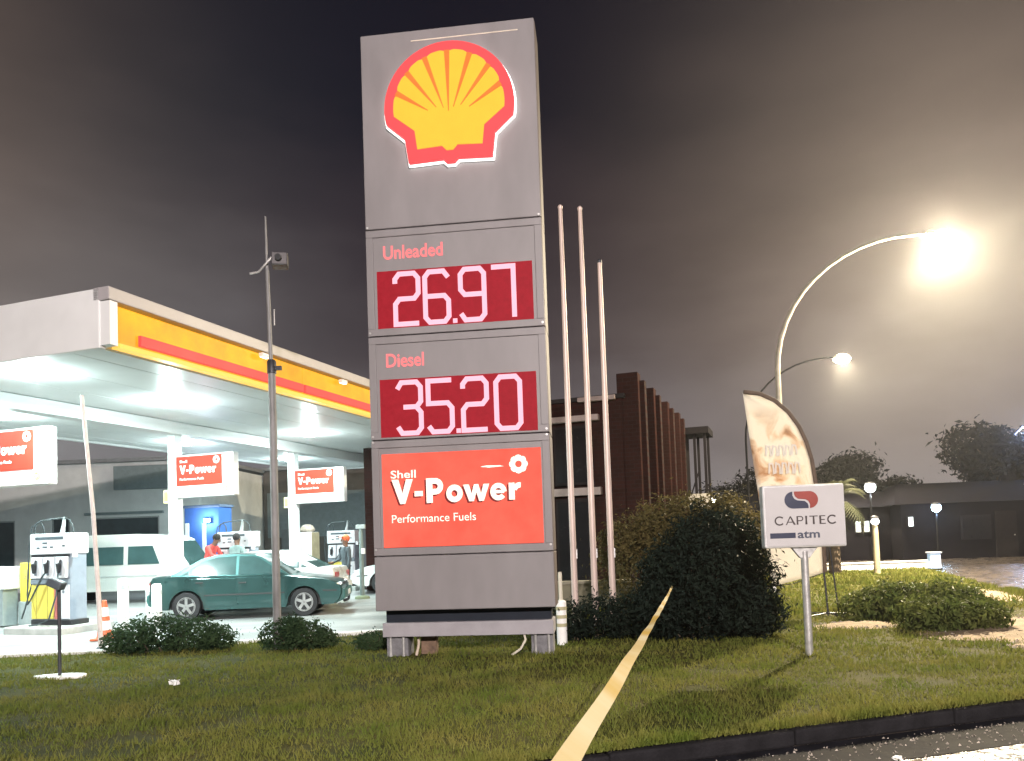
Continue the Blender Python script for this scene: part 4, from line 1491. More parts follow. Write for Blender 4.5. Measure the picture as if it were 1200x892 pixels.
# blue kiosk with lamp, and two white posts
k = thing("blue_kiosk", "bright blue lit kiosk with a white lamp behind the red-shirted person", "kiosk", (-11.1, 27.6, 0), R(-12))
KB = mat("kiosk_blue", (.05, .12, .34), .5, var=.12, scale=2, emit=(.06, .2, .75), estr=.16)
MB().box((0, .4, 1.5), (1.4, .8, 3.0)).build("kiosk_body", KB, k, bevel=.03)
MB().box((0, .4, 3.04), (1.5, .9, .10)).build("roof", mat("kiosk_roof", (.10, .14, .22), .6), k, bevel=.02)
MB().box((-.2, -.012, 1.35), (.6, .03, .7)).build("screen_panel", mat("kiosk_screen", (.05, .08, .2), .2, emit=(.1, .3, .9), estr=.4), k, bevel=.01)
l_ = MB().box((.30, -.10, 2.52), (.20, .12, .14)).build("wall_lamp", WHITE, k, bevel=.015)
MB().box((.30, -.166, 2.52), (.17, .012, .11)).build("lens", LENS, l_)
light('POINT', (.30, -.30, 2.50), 90, (.75, .86, 1.0), l_, radius=.06)
for x, y, lab in ((-10.95, 26.0, "left white post in front of the blue kiosk"), (-10.38, 26.0, "right white post in front of the blue kiosk")):
    o = thing("white_post", lab, "post", (x, y, 0), 0, "white posts by the blue kiosk")
    MB().box((0, 0, 1.2), (.11, .11, 2.4)).build("shaft", WHITE, o, bevel=.015)
    MB().box((0, 0, .03), (.24, .24, .06)).build("base_plate", GALV, o)

# ------------------------------------------------------------------ flagpoles
for x, y, h_, lab in ((1.03, 13.4, 7.33, "bare flagpole nearest the price sign, leftmost of three"), (1.37, 13.35, 7.27, "bare flagpole in the middle of three"),
                      (1.67, 13.3, 6.30, "shortest bare flagpole, rightmost of three, with a dark cap")):
    o = thing("flagpole", lab, "flagpole", (x, y, 0), 0, "bare flagpoles beside the price sign")
    FP = mat("pale_pink_pole", (.62, .50, .45), .42, metal=.15, var=.12, scale=5, stretch=(1, 1, .2))
    MB().tube([(0, 0, 0), (0, 0, h_ * .5), (-.0, 0, h_)], [.058, .05, .036], 14).build("shaft", FP, o, smooth=True)
    MB().lathe([(.10, 0), (.10, .03), (.066, .06)], n=14).build("base_flange", GALV, o, smooth=True)
    short = h_ < 7
    MB().lathe([(.040, h_), (.046, h_ + .04), (.02, h_ + .07)], n=12).build("cap", DARK_STEEL if short else FP, o, smooth=True)
    MB().box((.055, -.02, 1.25), (.02, .03, .16)).build("cleat", GALV, o)
o = thing("striped_post", "short white post with faded stripes just right of the sign's plinth", "post", (.66, 11.3, 0))
MB().lathe([(.075, 0), (.075, .62), (.05, .64)], n=16).build("post", WHITE, o, smooth=True)
for z in (.26, .38, .50):
    MB().lathe([(.078, z), (.078, z + .05)], n=16).build("stripe", mat("faded_olive_stripe", (.35, .33, .2), .6), o, smooth=True)
MB().tube([(.0, 0, .6), (0, 0, 1.05)], .03, 10).build("rod", mat("rod_pale", (.5, .48, .4), .5), o, smooth=True)

# ------------------------------------------------------------------ brick building on the right
BRICK = bpy.data.materials.new("red_brick")
BRICK.use_nodes = True
n_, l2 = BRICK.node_tree.nodes, BRICK.node_tree.links
b_ = n_["Principled BSDF"]
tc_ = n_.new("ShaderNodeTexCoord")
mp_ = n_.new("ShaderNodeMapping")
mp_.inputs['Rotation'].default_value = (R(90), 0, 0)
br_ = n_.new("ShaderNodeTexBrick")
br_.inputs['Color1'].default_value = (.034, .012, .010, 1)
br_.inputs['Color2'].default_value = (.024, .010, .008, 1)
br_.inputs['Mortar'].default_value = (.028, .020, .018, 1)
br_.inputs['Scale'].default_value = 2.2
br_.inputs['Mortar Size'].default_value = .015
l2.new(tc_.outputs['Object'], mp_.inputs[0])
l2.new(mp_.outputs[0], br_.inputs['Vector'])
l2.new(br_.outputs[0], b_.inputs['Base Color'])
bp_ = n_.new("ShaderNodeBump")
bp_.inputs['Strength'].default_value = .4
bp_.inputs['Distance'].default_value = .02
l2.new(br_.outputs[1], bp_.inputs['Height'])
bp_.invert = True
l2.new(bp_.outputs[0], b_.inputs['Normal'])
b_.inputs['Roughness'].default_value = .9
b_.inputs['Specular IOR Level'].default_value = .08

bb = thing("brick_building", "dark red brick building with tall projecting piers behind the flagpoles", "building", (3.25, 21.9, 0), R(-20))
MB().box((-4.3, 4.9, 2.72), (8.5, 9.6, 5.44)).build("wall", BRICK, bb)
MB().box((-4.3, 4.9, 5.50), (8.7, 9.8, .12)).build("roof", mat("roof_dark", (.03, .027, .027), .9, spec=.05), bb)
for i, y in enumerate((.15, 2.85, 5.75, 8.6)):
    MB().box((.12, y + .22, 3.08), (.62, .44, 6.16)).build("pier", BRICK, bb, bevel=.02)
    MB().box((.42, y + .42, 3.0), (.30, .30, 5.9)).build("pier_return", BRICK, bb, bevel=.02)
PALE = mat("pale_concrete_beam", (.30, .24, .22), .7, var=.15, scale=3)
MB().box((-2.6, -.06, 4.92), (3.8, .22, .17)).build("beam", PALE, bb, bevel=.01)
MB().box((-2.6, -.06, 2.80), (3.8, .22, .22)).build("beam", PALE, bb, bevel=.01)
MB().box((-.75, -.04, 5.46), (1.1, .16, .13)).build("coping", PALE, bb, bevel=.01)
for x in (-1.55, -2.75, -3.95):
    f = MB().box((x, -.03, 3.86), (1.06, .08, 1.72)).build("window", mat("window_frame_dark", (.02, .016, .016), .8, spec=.08), bb)
    MB().box((x, -.075, 3.86), (.92, .02, 1.56)).build("pane", mat("unlit_black_glass", (.010, .009, .010), .25, spec=.15), f)
    f = MB().box((x, -.03, 1.38), (1.06, .08, 2.44)).build("shopfront", mat("window_frame_dark", (.02, .016, .016), .8, spec=.08), bb)
    MB().box((x, -.075, 1.40), (.92, .02, 2.2)).build("pane", mat("unlit_black_glass", (.010, .009, .010), .25, spec=.15), f)
for y in (1.75, 4.6, 7.4):
    for z in (1.5, 3.9):
        f = MB().box((-.02, y + .1, z), (.10, 1.3, 1.5)).build("window", mat("window_frame_dark", (.02, .016, .016), .8, spec=.08), bb)
        MB().box((.035, y + .1, z), (.02, 1.16, 1.36)).build("pane", mat("unlit_black_glass", (.010, .009, .010), .25, spec=.15), f)
# open stair frame at the far end
DK = mat("frame_dark_metal", (.016, .014, .016), .85, spec=.08)
MB().box((.1, 10.6, 5.55), (2.6, 1.9, .26)).build("frame_roof", DK, bb)
MB().box((.0, 10.5, 4.0), (.9, 1.3, 2.9)).build("stair_core", mat("core_dark", (.02, .017, .018), .9, spec=.05), bb)
MB().box((.3, 10.5, 2.45), (2.0, 1.7, .2)).build("landing", DK, bb)
for x in (.82, 1.22):
    MB().box((x, 9.9, 3.97), (.10, .10, 2.9)).build("frame_post", DK, bb)
    MB().box((x, 11.2, 3.97), (.10, .10, 2.9)).build("frame_post", DK, bb)
MB().box((.72, 9.9, 3.3), (.05, .05, 1.6), ry=.35).build("brace", DK, bb)
MB().box((.35, 9.6, 2.72), (2.0, .14, .58)).build("sign_band", mat("faded_cream_board", (.50, .47, .42), .6, var=.15), bb, bevel=.015)
MB().box((.1, 10.6, 1.17), (1.6, 1.7, 2.3)).build("porch_block", BRICK, bb)

o = thing("low_wall", "low olive-brown wall behind the flagpoles", "wall", (1.6, 16.6, 0), R(-3))
OLV = mat("olive_block_wall", (.16, .145, .10), .85, var=.25, scale=2, bump=.3, bscale=20)
MB().box((.0, 0, .26), (3.2, .2, .52)).build("wall_body", OLV, o)
for i in range(4):
    MB().box((-1.2 + i * .81, 0, .555), (.80, .26, .07)).build("coping", mat("wall_coping", (.22, .20, .15), .8), o, bevel=.01)

# ------------------------------------------------------------------ plants
def leaf_cloud(lobes, n, size, seed, gap=.0, up=.2):
    """lobes: (x,y,z,rx,ry,rz). Leaves near the lobes' surfaces with gaps; returns (2n,3,3) triangles"""
    q = np.random.default_rng(seed)
    lobes = np.array(lobes, float)
    wgt = (lobes[:, 3] * lobes[:, 4] * lobes[:, 5]) ** (2 / 3)
    li = q.choice(len(lobes), n, p=wgt / wgt.sum())
    d = q.normal(size=(n, 3))
    d /= np.linalg.norm(d, axis=1)[:, None]
    rr = .52 + .55 * q.random(n) ** .55
    # ragged outline
    rr *= 1 + .16 * np.sin(d[:, 0] * 7 + li) * np.sin(d[:, 2] * 9 + 2 * li) + .10 * np.sin(d[:, 1] * 13 + 3 * li)
    sprig = (np.sin(d[:, 0] * 19 + li) * np.sin(d[:, 1] * 17 + 2 * li) * np.sin(d[:, 2] * 21 + li) > .42) & (q.random(n) < .75)
    rr = np.where(sprig, rr * q.uniform(1.0, 1.42, n), rr)
    p = lobes[li, :3] + d * rr[:, None] * lobes[li, 3:]
    keep = p[:, 2] > .01
    p, d = p[keep], d[keep]
    n = len(p)
    nrm = d + q.normal(scale=.7, size=(n, 3))
    nrm[:, 2] += up
    nrm /= np.linalg.norm(nrm, axis=1)[:, None]
    t = np.cross(nrm, q.normal(size=(n, 3)))
    t /= np.linalg.norm(t, axis=1)[:, None]
    b = np.cross(nrm, t)
    L = size * (.4 + 1.3 * q.random(n) ** 1.6)[:, None]
    w = L * .36
    a0, a1 = p - t * L, p + t * L
    m0, m1 = p + b * w + nrm * L * .15, p - b * w + nrm * L * .15
    tri = np.empty((2 * n, 3, 3))
    tri[0::2, 0], tri[0::2, 1], tri[0::2, 2] = a0, m1, a1
    tri[1::2, 0], tri[1::2, 1], tri[1::2, 2] = a0, a1, m0
    return tri


BARK = mat("bark_brown", (.09, .065, .045), .9, var=.35, scale=9, bump=.6, bscale=40)


def plant(name, label, cat, loc, lobes, n, size, m, seed, stems=5, sh=.4, group=None, trunk=None):
    r = thing(name, label, cat, loc, 0, group)
    o = tri_object("foliage" if trunk is None else "crown", leaf_cloud(lobes, n, size, seed), m)
    o.parent = r
    q = random.Random(seed)
    mb = MB()
    if trunk:
        H, rad = trunk
        mb.tube([(0, 0, -.05), (.03 * H * .1, 0, H * .35), (-.02 * H, .02, H * .7), (0, 0, H)], [rad, rad * .8, rad * .6, rad * .35], 9)
        for lb in lobes:
            mb.tube([(0, 0, H * q.uniform(.45, .75)), ((lb[0]) * .5, lb[1] * .5, (lb[2] + H * .7) / 2), (lb[0], lb[1], lb[2])], [rad * .42, rad * .28, rad * .12], 6)
        mb.build("trunk", BARK, r, smooth=True)
    else:
        for lb in lobes:
            for _ in range(max(1, stems // len(lobes))):
                bx_, by_ = lb[0] * .6 + q.uniform(-.1, .1), lb[1] * .6 + q.uniform(-.08, .08)
                ex = lb[0] + q.uniform(-.8, .8) * lb[3]
                ey = lb[1] + q.uniform(-.8, .8) * lb[4]
                ez = lb[2] + q.uniform(0, .8) * lb[5]
                mb.tube([(bx_, by_, -.03), ((bx_ + ex) / 2, (by_ + ey) / 2, ez * .6), (ex, ey, ez)], [.014, .010, .004], 5)
        mb.build("stems", BARK, r, smooth=True)
    return r


LEAF_D = leaf_mat("dark_shrub_leaves", (.022, .045, .020), (.045, .075, .030), 3)
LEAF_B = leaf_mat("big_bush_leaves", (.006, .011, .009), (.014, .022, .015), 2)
LEAF_O = leaf_mat("olive_bush_leaves", (.060, .058, .022), (.115, .090, .035), 2)
LEAF_Y = leaf_mat("low_shrub_leaves", (.055, .085, .022), (.115, .125, .035), 3)
LEAF_T = leaf_mat("distant_tree_leaves", (.008, .009, .009), (.015, .015, .013), .8)

plant("shrub", "wide low dark green shrub in front of the green car's rear", "shrub", (-5.38, 12.0, 0),
      [(-.55, 0, .22, .34, .3, .24), (-.1, .05, .27, .45, .35, .30), (.38, .0, .25, .42, .33, .26), (.72, .05, .18, .3, .28, .2), (-.85, .1, .16, .22, .2, .18)], 9000, .032, LEAF_D, 1, 16)
plant("shrub", "smaller dark green shrub around the foot of the tall slim pole", "shrub", (-3.35, 11.75, 0),
      [(-.2, 0, .22, .32, .28, .25), (.16, .05, .20, .36, .3, .22), (.45, .06, .13, .2, .2, .15), (-.03, .05, .32, .2, .2, .18)], 6000, .030, LEAF_D, 2, 12)
plant("shrub", "small scrubby shrub at the left foot of the price sign", "shrub", (-2.15, 11.5, 0),
      [(0, 0, .12, .25, .25, .13), (.3, .2, .1, .22, .2, .12)], 2200, .028, LEAF_D, 3, 6)
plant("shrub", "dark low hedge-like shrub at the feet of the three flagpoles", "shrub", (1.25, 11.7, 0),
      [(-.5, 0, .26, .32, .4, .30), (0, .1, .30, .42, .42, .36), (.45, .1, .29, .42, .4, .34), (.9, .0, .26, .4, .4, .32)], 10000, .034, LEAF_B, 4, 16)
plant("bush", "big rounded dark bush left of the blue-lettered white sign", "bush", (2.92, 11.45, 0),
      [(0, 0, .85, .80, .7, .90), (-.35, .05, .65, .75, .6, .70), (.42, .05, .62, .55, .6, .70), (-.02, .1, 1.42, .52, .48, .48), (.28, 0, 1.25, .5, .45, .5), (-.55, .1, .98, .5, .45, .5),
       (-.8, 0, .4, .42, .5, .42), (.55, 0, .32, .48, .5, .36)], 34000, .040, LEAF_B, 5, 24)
plant("bush", "taller olive-brown bush behind the big dark bush", "bush", (3.0, 14.2, 0),
      [(-.7, 0, .9, .75, .6, .9), (.1, .1, 1.2, .8, .6, .9), (.75, 0, 1.25, .7, .6, .9), (1.3, 0, 1.1, .55, .5, .85), (-.35, .1, 1.65, .5, .45, .5), (.9, 0, 1.75, .5, .4, .5),
       (-1.05, 0, 1.35, .4, .4, .5), (.2, .1, 1.95, .35, .35, .35)], 24000, .042, LEAF_O, 6, 30)
plant("shrub", "low olive shrub on the right lawn, left half of the clump by the sandy patch", "shrub", (6.3, 13.1, 0),
      [(-.4, 0, .22, .42, .35, .26), (.1, .1, .28, .45, .4, .32), (.5, .2, .24, .4, .35, .28)], 5200, .046, LEAF_Y, 7, 14)
plant("shrub", "darker low shrub nearest the pale bare soil on the right", "shrub", (6.35, 11.35, 0),
      [(-.32, .1, .22, .4, .36, .26), (.15, .0, .20, .45, .36, .25), (.52, .05, .18, .34, .3, .22)], 5600, .044, LEAF_Y, 8, 14)
plant("shrub", "upright middle shrub between the other two on the right lawn", "shrub", (6.75, 12.2, 0),
      [(-.1, 0, .3, .42, .4, .36), (.35, .1, .26, .42, .4, .30)], 4600, .046, LEAF_Y, 9, 12)

# ------------------------------------------------------------------ bank sign
cp = thing("bank_sign", "white square bank cash machine sign with red and navy emblem on a grey post", "sign", (3.61, 9.62, 0), R(-2))
MB().tube([(0, .02, -.02), (0, .02, 1.28)], [.048, .045], 14).build("post", GALV, cp, smooth=True)
MB().prism([(-.16, 1.33), (.16, 1.33), (.06, 1.20), (-.06, 1.20)], -.01, .05).build("bracket", GALV, cp, bevel=.005)
CW_ = mat("bank_sign_white", (.38, .365, .365), .4, var=.05, scale=3, emit=(1, .95, .92), estr=.14)
BX, BZ, BW, BH = .0, 1.72, 1.0, .78
MB().box((BX, .02, BZ), (BW, .16, BH)).build("sign_box", mat("bank_sign_edge", (.66, .66, .66), .35, metal=.3), cp, bevel=.02)
MB().box((BX, -.064, BZ), (BW - .05, .012, BH - .05)).build("sign_face", CW_, cp)
NAVY = mat("print_navy", (.012, .018, .05), .4)
MAROON = mat("print_red", (.24, .03, .02), .4)
TXT = mat("print_dark_brown", (.03, .02, .02), .4)
lz, lx = BZ + .20, BX - .035
hh, ww = .105, .205
# red half: top right with its end turned down; navy half: bottom left with its end turned up
redp = [(lx - .085, lz + hh)] + [(lx + ww - hh + hh * math.cos(R(a)), lz + hh * math.sin(R(a))) for a in range(90, -91, -12)] + \
       [(lx + .105, lz - hh), (lx + .105, lz - .055), (lx + .085, lz - .015), (lx + .05, lz + .005), (lx - .04, lz + .015), (lx - .075, lz + .045), (lx - .085, lz + .075)]
navp = [(2 * lx - x, 2 * lz - z) for x, z in redp]
MB().prism(redp, -.076, -.071).build("emblem_red", MAROON, cp)
MB().prism(navp, -.076, -.071).build("emblem_navy", NAVY, cp)


def caps_word(parent, text, x, y, z, width, cap, m):
    """wide flared capitals"""
    mb = MB()
    th, tn = .19, .10
    L = {'C': (1.05, lambda mb, o: mb.strip([(o + .52 + .47 * math.cos(R(a)), .5 + .47 * math.sin(R(a))) for a in range(42, 319, 12)], .15, -.006, 0)),
         'A': (1.05, lambda mb, o: (mb.prism([(o, 0), (o + .11, 0), (o + .51, .85), (o + .86, 0), (o + 1.06, 0), (o + .58, 1.0), (o + .46, 1.0)], -.006, 0),
                                    mb.strip([(o + .27, .32), (o + .78, .32)], .10, -.005, 0))),
         'P': (.80, lambda mb, o: (mb.prism([(o, 0), (o + th, 0), (o + th - .02, 1), (o + .02, 1)], -.006, 0),
                                   mb.strip([(o + .1, .95), (o + .42, .95)] + arc2(o + .44, .70, .245, 85, -85, 10) + [(o + .1, .46)], .11, -.005, 0))),
         'I': (.36, lambda mb, o: mb.prism([(o + .02, 0), (o + .24, 0), (o + .21, .5), (o + .24, 1), (o + .02, 1), (o + .05, .5)], -.006, 0)),
         'T': (.95, lambda mb, o: (mb.prism([(o, .90), (o, 1.0), (o + .90, 1.0), (o + .90, .90)], -.006, 0),
                                   mb.prism([(o + .35, 0), (o + .55, 0), (o + .53, .92), (o + .37, .92)], -.005, 0))),
         'E': (.74, lambda mb, o: (mb.prism([(o, 0), (o + th, 0), (o + th, 1), (o, 1)], -.006, 0),
                                   [mb.prism([(o + .1, q), (o + e, q), (o + e, q + .10), (o + .1, q + .10)], -.005, 0) for q, e in ((0, .66), (.46, .58), (.90, .64))]))}
    o = 0
    for ch in text:
        L[ch][1](mb, o)
        o += L[ch][0] + .12
    k = width / (o - .12)
    mb.v = [(a * k, b, c_ * cap) for a, b, c_ in mb.v]
    ob = mb.build("lettering", m, parent)
    ob.location = (x, y, z)


caps_word(cp, "CAPITEC", BX - .37, -.071, BZ - .105, .76, .105, TXT)
words(cp, "atm", mat("print_slate", (.05, .06, .09), .4), BX - .10, -.071, BZ - .27, .098, bold=.02, width=.27)
MB().box((BX - .28, -.073, BZ - .235), (.31, .006, .065)).build("navy_bar", NAVY, cp)

# ------------------------------------------------------------------ feather banner
fb = thing("feather_banner", "curved feather banner with a tan and orange picture standing behind the bank sign", "banner", (5.48, 13.7, 0), R(0))
ox_, left_t, left_b = 5.48, (4.18, 4.01), (4.54, .54)
curve = [(4.18, 4.01), (4.46, 3.97), (4.72, 3.84), (4.95, 3.63), (5.13, 3.36), (5.25, 3.07), (5.33, 2.75), (5.38, 2.3), (5.42, 1.8), (5.46, 1.2), (5.46, .76)]
CRM = bpy.data.materials.new("banner_print")
CRM.use_nodes = True
n_, l2 = CRM.node_tree.nodes, CRM.node_tree.links
b_ = n_["Principled BSDF"]
tc_ = n_.new("ShaderNodeTexCoord")
nz_ = n_.new("ShaderNodeTexNoise")
nz_.inputs['Scale'].default_value = 2.1
nz_.inputs['Detail'].default_value = 6
nz_.inputs['Distortion'].default_value = .8
l2.new(tc_.outputs['Object'], nz_.inputs['Vector'])
rp_ = n_.new("ShaderNodeValToRGB")
rp_.color_ramp.elements[0].position, rp_.color_ramp.elements[0].color = .30, (.20, .12, .08, 1)
rp_.color_ramp.elements[1].position, rp_.color_ramp.elements[1].color = .52, (.82, .79, .72, 1)
for p_, c_ in ((.38, (.48, .32, .20, 1)), (.45, (.68, .58, .47, 1))):
    e_ = rp_.color_ramp.elements.new(p_)
    e_.color = c_
l2.new(nz_.outputs[0], rp_.inputs[0])
# plain cream near the tip and low down, the picture in between
sp_ = n_.new("ShaderNodeSeparateXYZ")
l2.new(tc_.outputs['Object'], sp_.inputs[0])
rz_ = n_.new("ShaderNodeValToRGB")
rz_.color_ramp.elements[0].position, rz_.color_ramp.elements[0].color = .40, (0, 0, 0, 1)
rz_.color_ramp.elements[1].position, rz_.color_ramp.elements[1].color = .93, (0, 0, 0, 1)
for p_, v_ in ((.46, 1), (.80, 1)):
    e_ = rz_.color_ramp.elements.new(p_)
    e_.color = (v_, v_, v_, 1)
mz_ = n_.new("ShaderNodeMath")
mz_.operation = 'MULTIPLY'
mz_.inputs[1].default_value = 1 / 4.05
l2.new(sp_.outputs[2], mz_.inputs[0])
l2.new(mz_.outputs[0], rz_.inputs[0])
mx_ = n_.new("ShaderNodeMix")
mx_.data_type = 'RGBA'
mx_.inputs[6].default_value = (.82, .79, .72, 1)
l2.new(rz_.outputs[0], mx_.inputs[0])
l2.new(rp_.outputs[0], mx_.inputs[7])
l2.new(mx_.outputs[2], b_.inputs['Base Color'])
b_.inputs['Roughness'].default_value = .8
tr_ = n_.new("ShaderNodeBsdfTranslucent")
l2.new(mx_.outputs[2], tr_.inputs[0])
ms_ = n_.new("ShaderNodeMixShader")
ms_.inputs[0].default_value = .55
l2.new(b_.outputs[0], ms_.inputs[1])
l2.new(tr_.outputs[0], ms_.inputs[2])
l2.new(ms_.outputs[0], n_["Material Output"].inputs[0])
# cloth: a grid between the straight left edge and the curved right edge, slightly billowed
m = MB()
NR, NC = 34, 10
cz = np.array([c_[1] for c_ in curve])[::-1]
cx = np.array([c_[0] for c_ in curve])[::-1]
for i in range(NR + 1):
    t_ = i / NR
    zl = .54 + (4.00 - .54) * t_
    xl = left_b[0] + (left_t[0] - left_b[0]) * t_
    zr = .76 + (4.005 - .76) * t_
    xr = float(np.interp(zr, cz, cx))
    for j in range(NC + 1):
        s_ = j / NC
        x, z = xl + (xr - xl) * s_, zl + (zr - zl) * s_
        y = .05 * math.sin(3.2 * z + 2 * s_) * math.sin(math.pi * s_)
        m.v.append((x - ox_, y, z))
for i in range(NR):
    for j in range(NC):
        a = i * (NC + 1) + j
        m.f.append((a, a + 1, a + NC + 2, a + NC + 1))
cl = m.build("banner_cloth", CRM, fb, smooth=True, ang=80)
sd = cl.modifiers.new("thick", 'SOLIDIFY')
sd.thickness = .004
m = MB()
m.tube([(x - ox_ + .02, 0, z + .01) for x, z in curve], .038, 8)
m.build("pole_sleeve", mat("banner_sleeve_brown", (.11, .075, .055), .8, var=.2), fb, smooth=True, ang=80)
MB().tube([(-.02, 0, .80), (.0, 0, .4), (.02, 0, 0)], .018, 8).build("pole", DARK_STEEL, fb, smooth=True)
for k in range(4):
    a = R(20 + 90 * k)
    MB().tube([(.02, 0, .05), (.02 + .42 * math.cos(a), .42 * math.sin(a), .015)], .014, 6).build("base_leg", DARK_STEEL, fb)
MB().tube([(-.93, 0, .56), (-.60, -.02, .58), (-.02, 0, .76)], .008, 6).build("tie_cord", BLACK, fb)
MB().ball((-.93, -.02, .50), .055, 12, 8).build("weight_ball", WHITE, fb, smooth=True, ang=80)
# white brush lettering on the banner (illegible strokes as in the picture)
for (x, z, s) in ((4.52, 2.86, .17), (4.56, 2.54, .18)):
    m = MB()
    X = x - ox_
    pts_ = []
    for k in range(5):
        x0 = X + k * .115
        pts_ += [(x0, z + .01 * (k % 2)), (x0 + .015, z + s), (x0 + .07, z + s * (.96 - .1 * (k % 2))), (x0 + .085, z + s * .4), (x0 + .08, z)]
    m.strip(pts_, .03, -.062, -.056)
    m.build("brush_lettering", leaf_mat("print_white", (.80, .78, .74), (.86, .84, .80)), fb)
o = thing("banner_rod", "thin dark rod planted right beside the feather banner's foot", "rod", (5.62, 13.6, 0))
MB().tube([(-.1, 0, 1.5), (-.03, 0, .7), (.03, 0, 0)], .014, 6).build("rod", DARK_STEEL, o)
MB().lathe([(.04, 0), (.03, .03)], n=10).build("foot", DARK_STEEL, o)

# ------------------------------------------------------------------ street lamps
WARM = (1.0, .84, .58)
BOWL = mat("lamp_bowl_warm", (.85, .8, .7), .3, emit=(1.0, .90, .66), estr=26)
LAMP_STEEL = mat("lamp_post_steel", (.50, .46, .36), .5, metal=.3, var=.2, scale=5)


def street_lamp(label, loc, rz, H, reach, watts, r0=.085, group="curved street lamps", col=WARM, cutoff=True, steel=None, bowl=.2):
    """arm reaches +x"""
    s = thing("street_lamp", label, "street lamp", loc, rz, group)
    hz = H
    path = [(0, 0, 0), (0, 0, hz * .45)]
    for k in range(13):
        a = k / 12
        path.append((reach * (1 - math.cos(a * math.pi / 2)) * .92, 0, hz * .62 + hz * .38 * math.sin(a * math.pi / 2)))
    path.append((reach * 1.0, 0, hz + .005))
    n = len(path)
    MB().tube(path, [r0 - (r0 - .034) * (i / (n - 1)) for i in range(n)], 12).build("post", steel or LAMP_STEEL, s, smooth=True, ang=60)
    MB().lathe([(r0 * 1.9, 0), (r0 * 1.9, .03), (r0 * 1.15, .08)], n=14).build("base_flange", GALV, s, smooth=True)
    MB().prism([(reach - .12, hz - .05), (reach + .62, hz - .06), (reach + .66, hz + .0), (reach + .45, hz + .10), (reach + .05, hz + .10), (reach - .12, hz + .05)], -.15, .15).build("lantern", LAMP_STEEL, s, bevel=.04)
    bw = MB().ball((reach + .28, 0, hz - .06), bowl, 16, 10, (1.45, .85, .80)).build("lamp_bowl", BOWL, s, smooth=True, ang=80)
    # the lantern throws most of its light downwards, a little through the bowl all round
    if cutoff:
        light('SPOT', (reach + .28, 0, hz - .30), watts * .72, col, bw, radius=.06, spot=R(126), rot=(-.42, -.30, 0))
    light('POINT', (reach + .28, 0, hz - .30), watts * (.28 if cutoff else 1), col, bw, radius=.06 if cutoff else .34)
    return s


street_lamp("nearest lit street lamp with a long curved arm, its post behind the feather banner", (7.85, 22.3, -.14), R(-4), 10.02, 4.40, P_STREET)
street_lamp("second lit street lamp, lower in the sky beyond the nearest one", (10.6, 34.6, -.14), R(-4), 9.2, 4.1, P_STREET_FAR, r0=.05, steel=mat("near_black_post", (.012, .012, .014), .8, spec=.05), bowl=.27)
street_lamp("street lamp across the road behind the viewer", (3.8, -16.0, -.14), R(110), 9.5, 4.2, P_STREET_BACK, col=(1.0, .88, .84), cutoff=False)
# bluish lamp at the right edge
o = thing("side_street_lamp", "dark curved street lamp with a bluish white head above the tree at the right edge", "street lamp", (27.2, 42.5, -.14), 0)
MB().tube([(0, 0, 0), (0, 0, 4.6), (.15, 0, 5.5), (.55, 0, 6.3), (1.05, 0, 6.75)], [.08, .07, .06, .05, .04], 8).build("post", DARK_STEEL, o, smooth=True, ang=60)
bw = MB().box((1.35, 0, 6.8), (.7, .24, .10)).build("lantern", DARK_STEEL, o, bevel=.02)
MB().box((1.35, 0, 6.735), (.6, .2, .03)).build("lens", mat("blue_white_lens", (.8, .85, 1), .3, emit=(.55, .70, 1.0), estr=20), bw)
light('POINT', (1.35, 0, 6.5), 1500, (.45, .60, 1.0), bw, radius=.12)


# small distant lamps
def small_lamp(name, label, loc, H, col, watts, es, head=.14, group=None, post=None, rr=.04):
    s = thing(name, label, "lamp", loc, 0, group)
    MB().tube([(0, 0, 0), (0, 0, H)], [rr * 1.2, rr], 10).build("post", post or mat("near_black_post", (.012, .012, .014), .8, spec=.05), s, smooth=True)
    hd_ = MB().lathe([(head * .5, H), (head, H + .03), (head * .9, H + .08), (head * .3, H + .13)], n=14).build("cap", DARK_STEEL, s, smooth=True)
    gl = MB().ball((0, -.02, H - head * .55), head, 12, 8).build("globe", mat("globe_%s" % name + str(col), (.85, .85, .85), .3, emit=col, estr=es), s, smooth=True, ang=80)
    light('POINT', (0, -.05, H - head * 2.2), watts, col, gl, radius=head * .6)
    return s


small_lamp("garden_lamp", "short cream lamp post with a white light on the far verge", (11.55, 24.7, 0), 1.72, (1, .96, .9), P_SMALL, 9, .12, post=mat("cream_post", (.45, .38, .26), .6), rr=.085)
small_lamp("yard_lamp", "bright white lamp high beside the palm", (16.7, 36, -.14), 3.55, (.92, 1.0, .95), 90, 24, .24)
small_lamp("yard_lamp", "bluish white lamp on the dark house wall", (18.95, 34.6, -.14), 2.45, (.5, .75, 1.0), 90, 24, .20)
small_lamp("verge_lamp", "pale lamp seen left of the big bush's top", (13.0, 50, -.14), 3.7, (1, .93, .75), 300, 14, .20, "far lamps above the bush")
small_lamp("verge_lamp", "brighter pale lamp just left of the bank sign's top", (15.6, 50, -.14), 3.95, (1, .95, .8), 500, 18, .28, "far lamps above the bush")
small_lamp("verge_lamp", "orange-tinted lamp between the two pale lamps above the bush", (14.9, 50.5, -.14), 3.3, (1, .75, .4), 150, 10, .17, "far lamps above the bush")
small_lamp("yard_lamp", "faint small lamp in the dark tree at the right edge", (25.0, 37.5, -.14), 3.4, (1, .95, .9), 60, 3, .12)

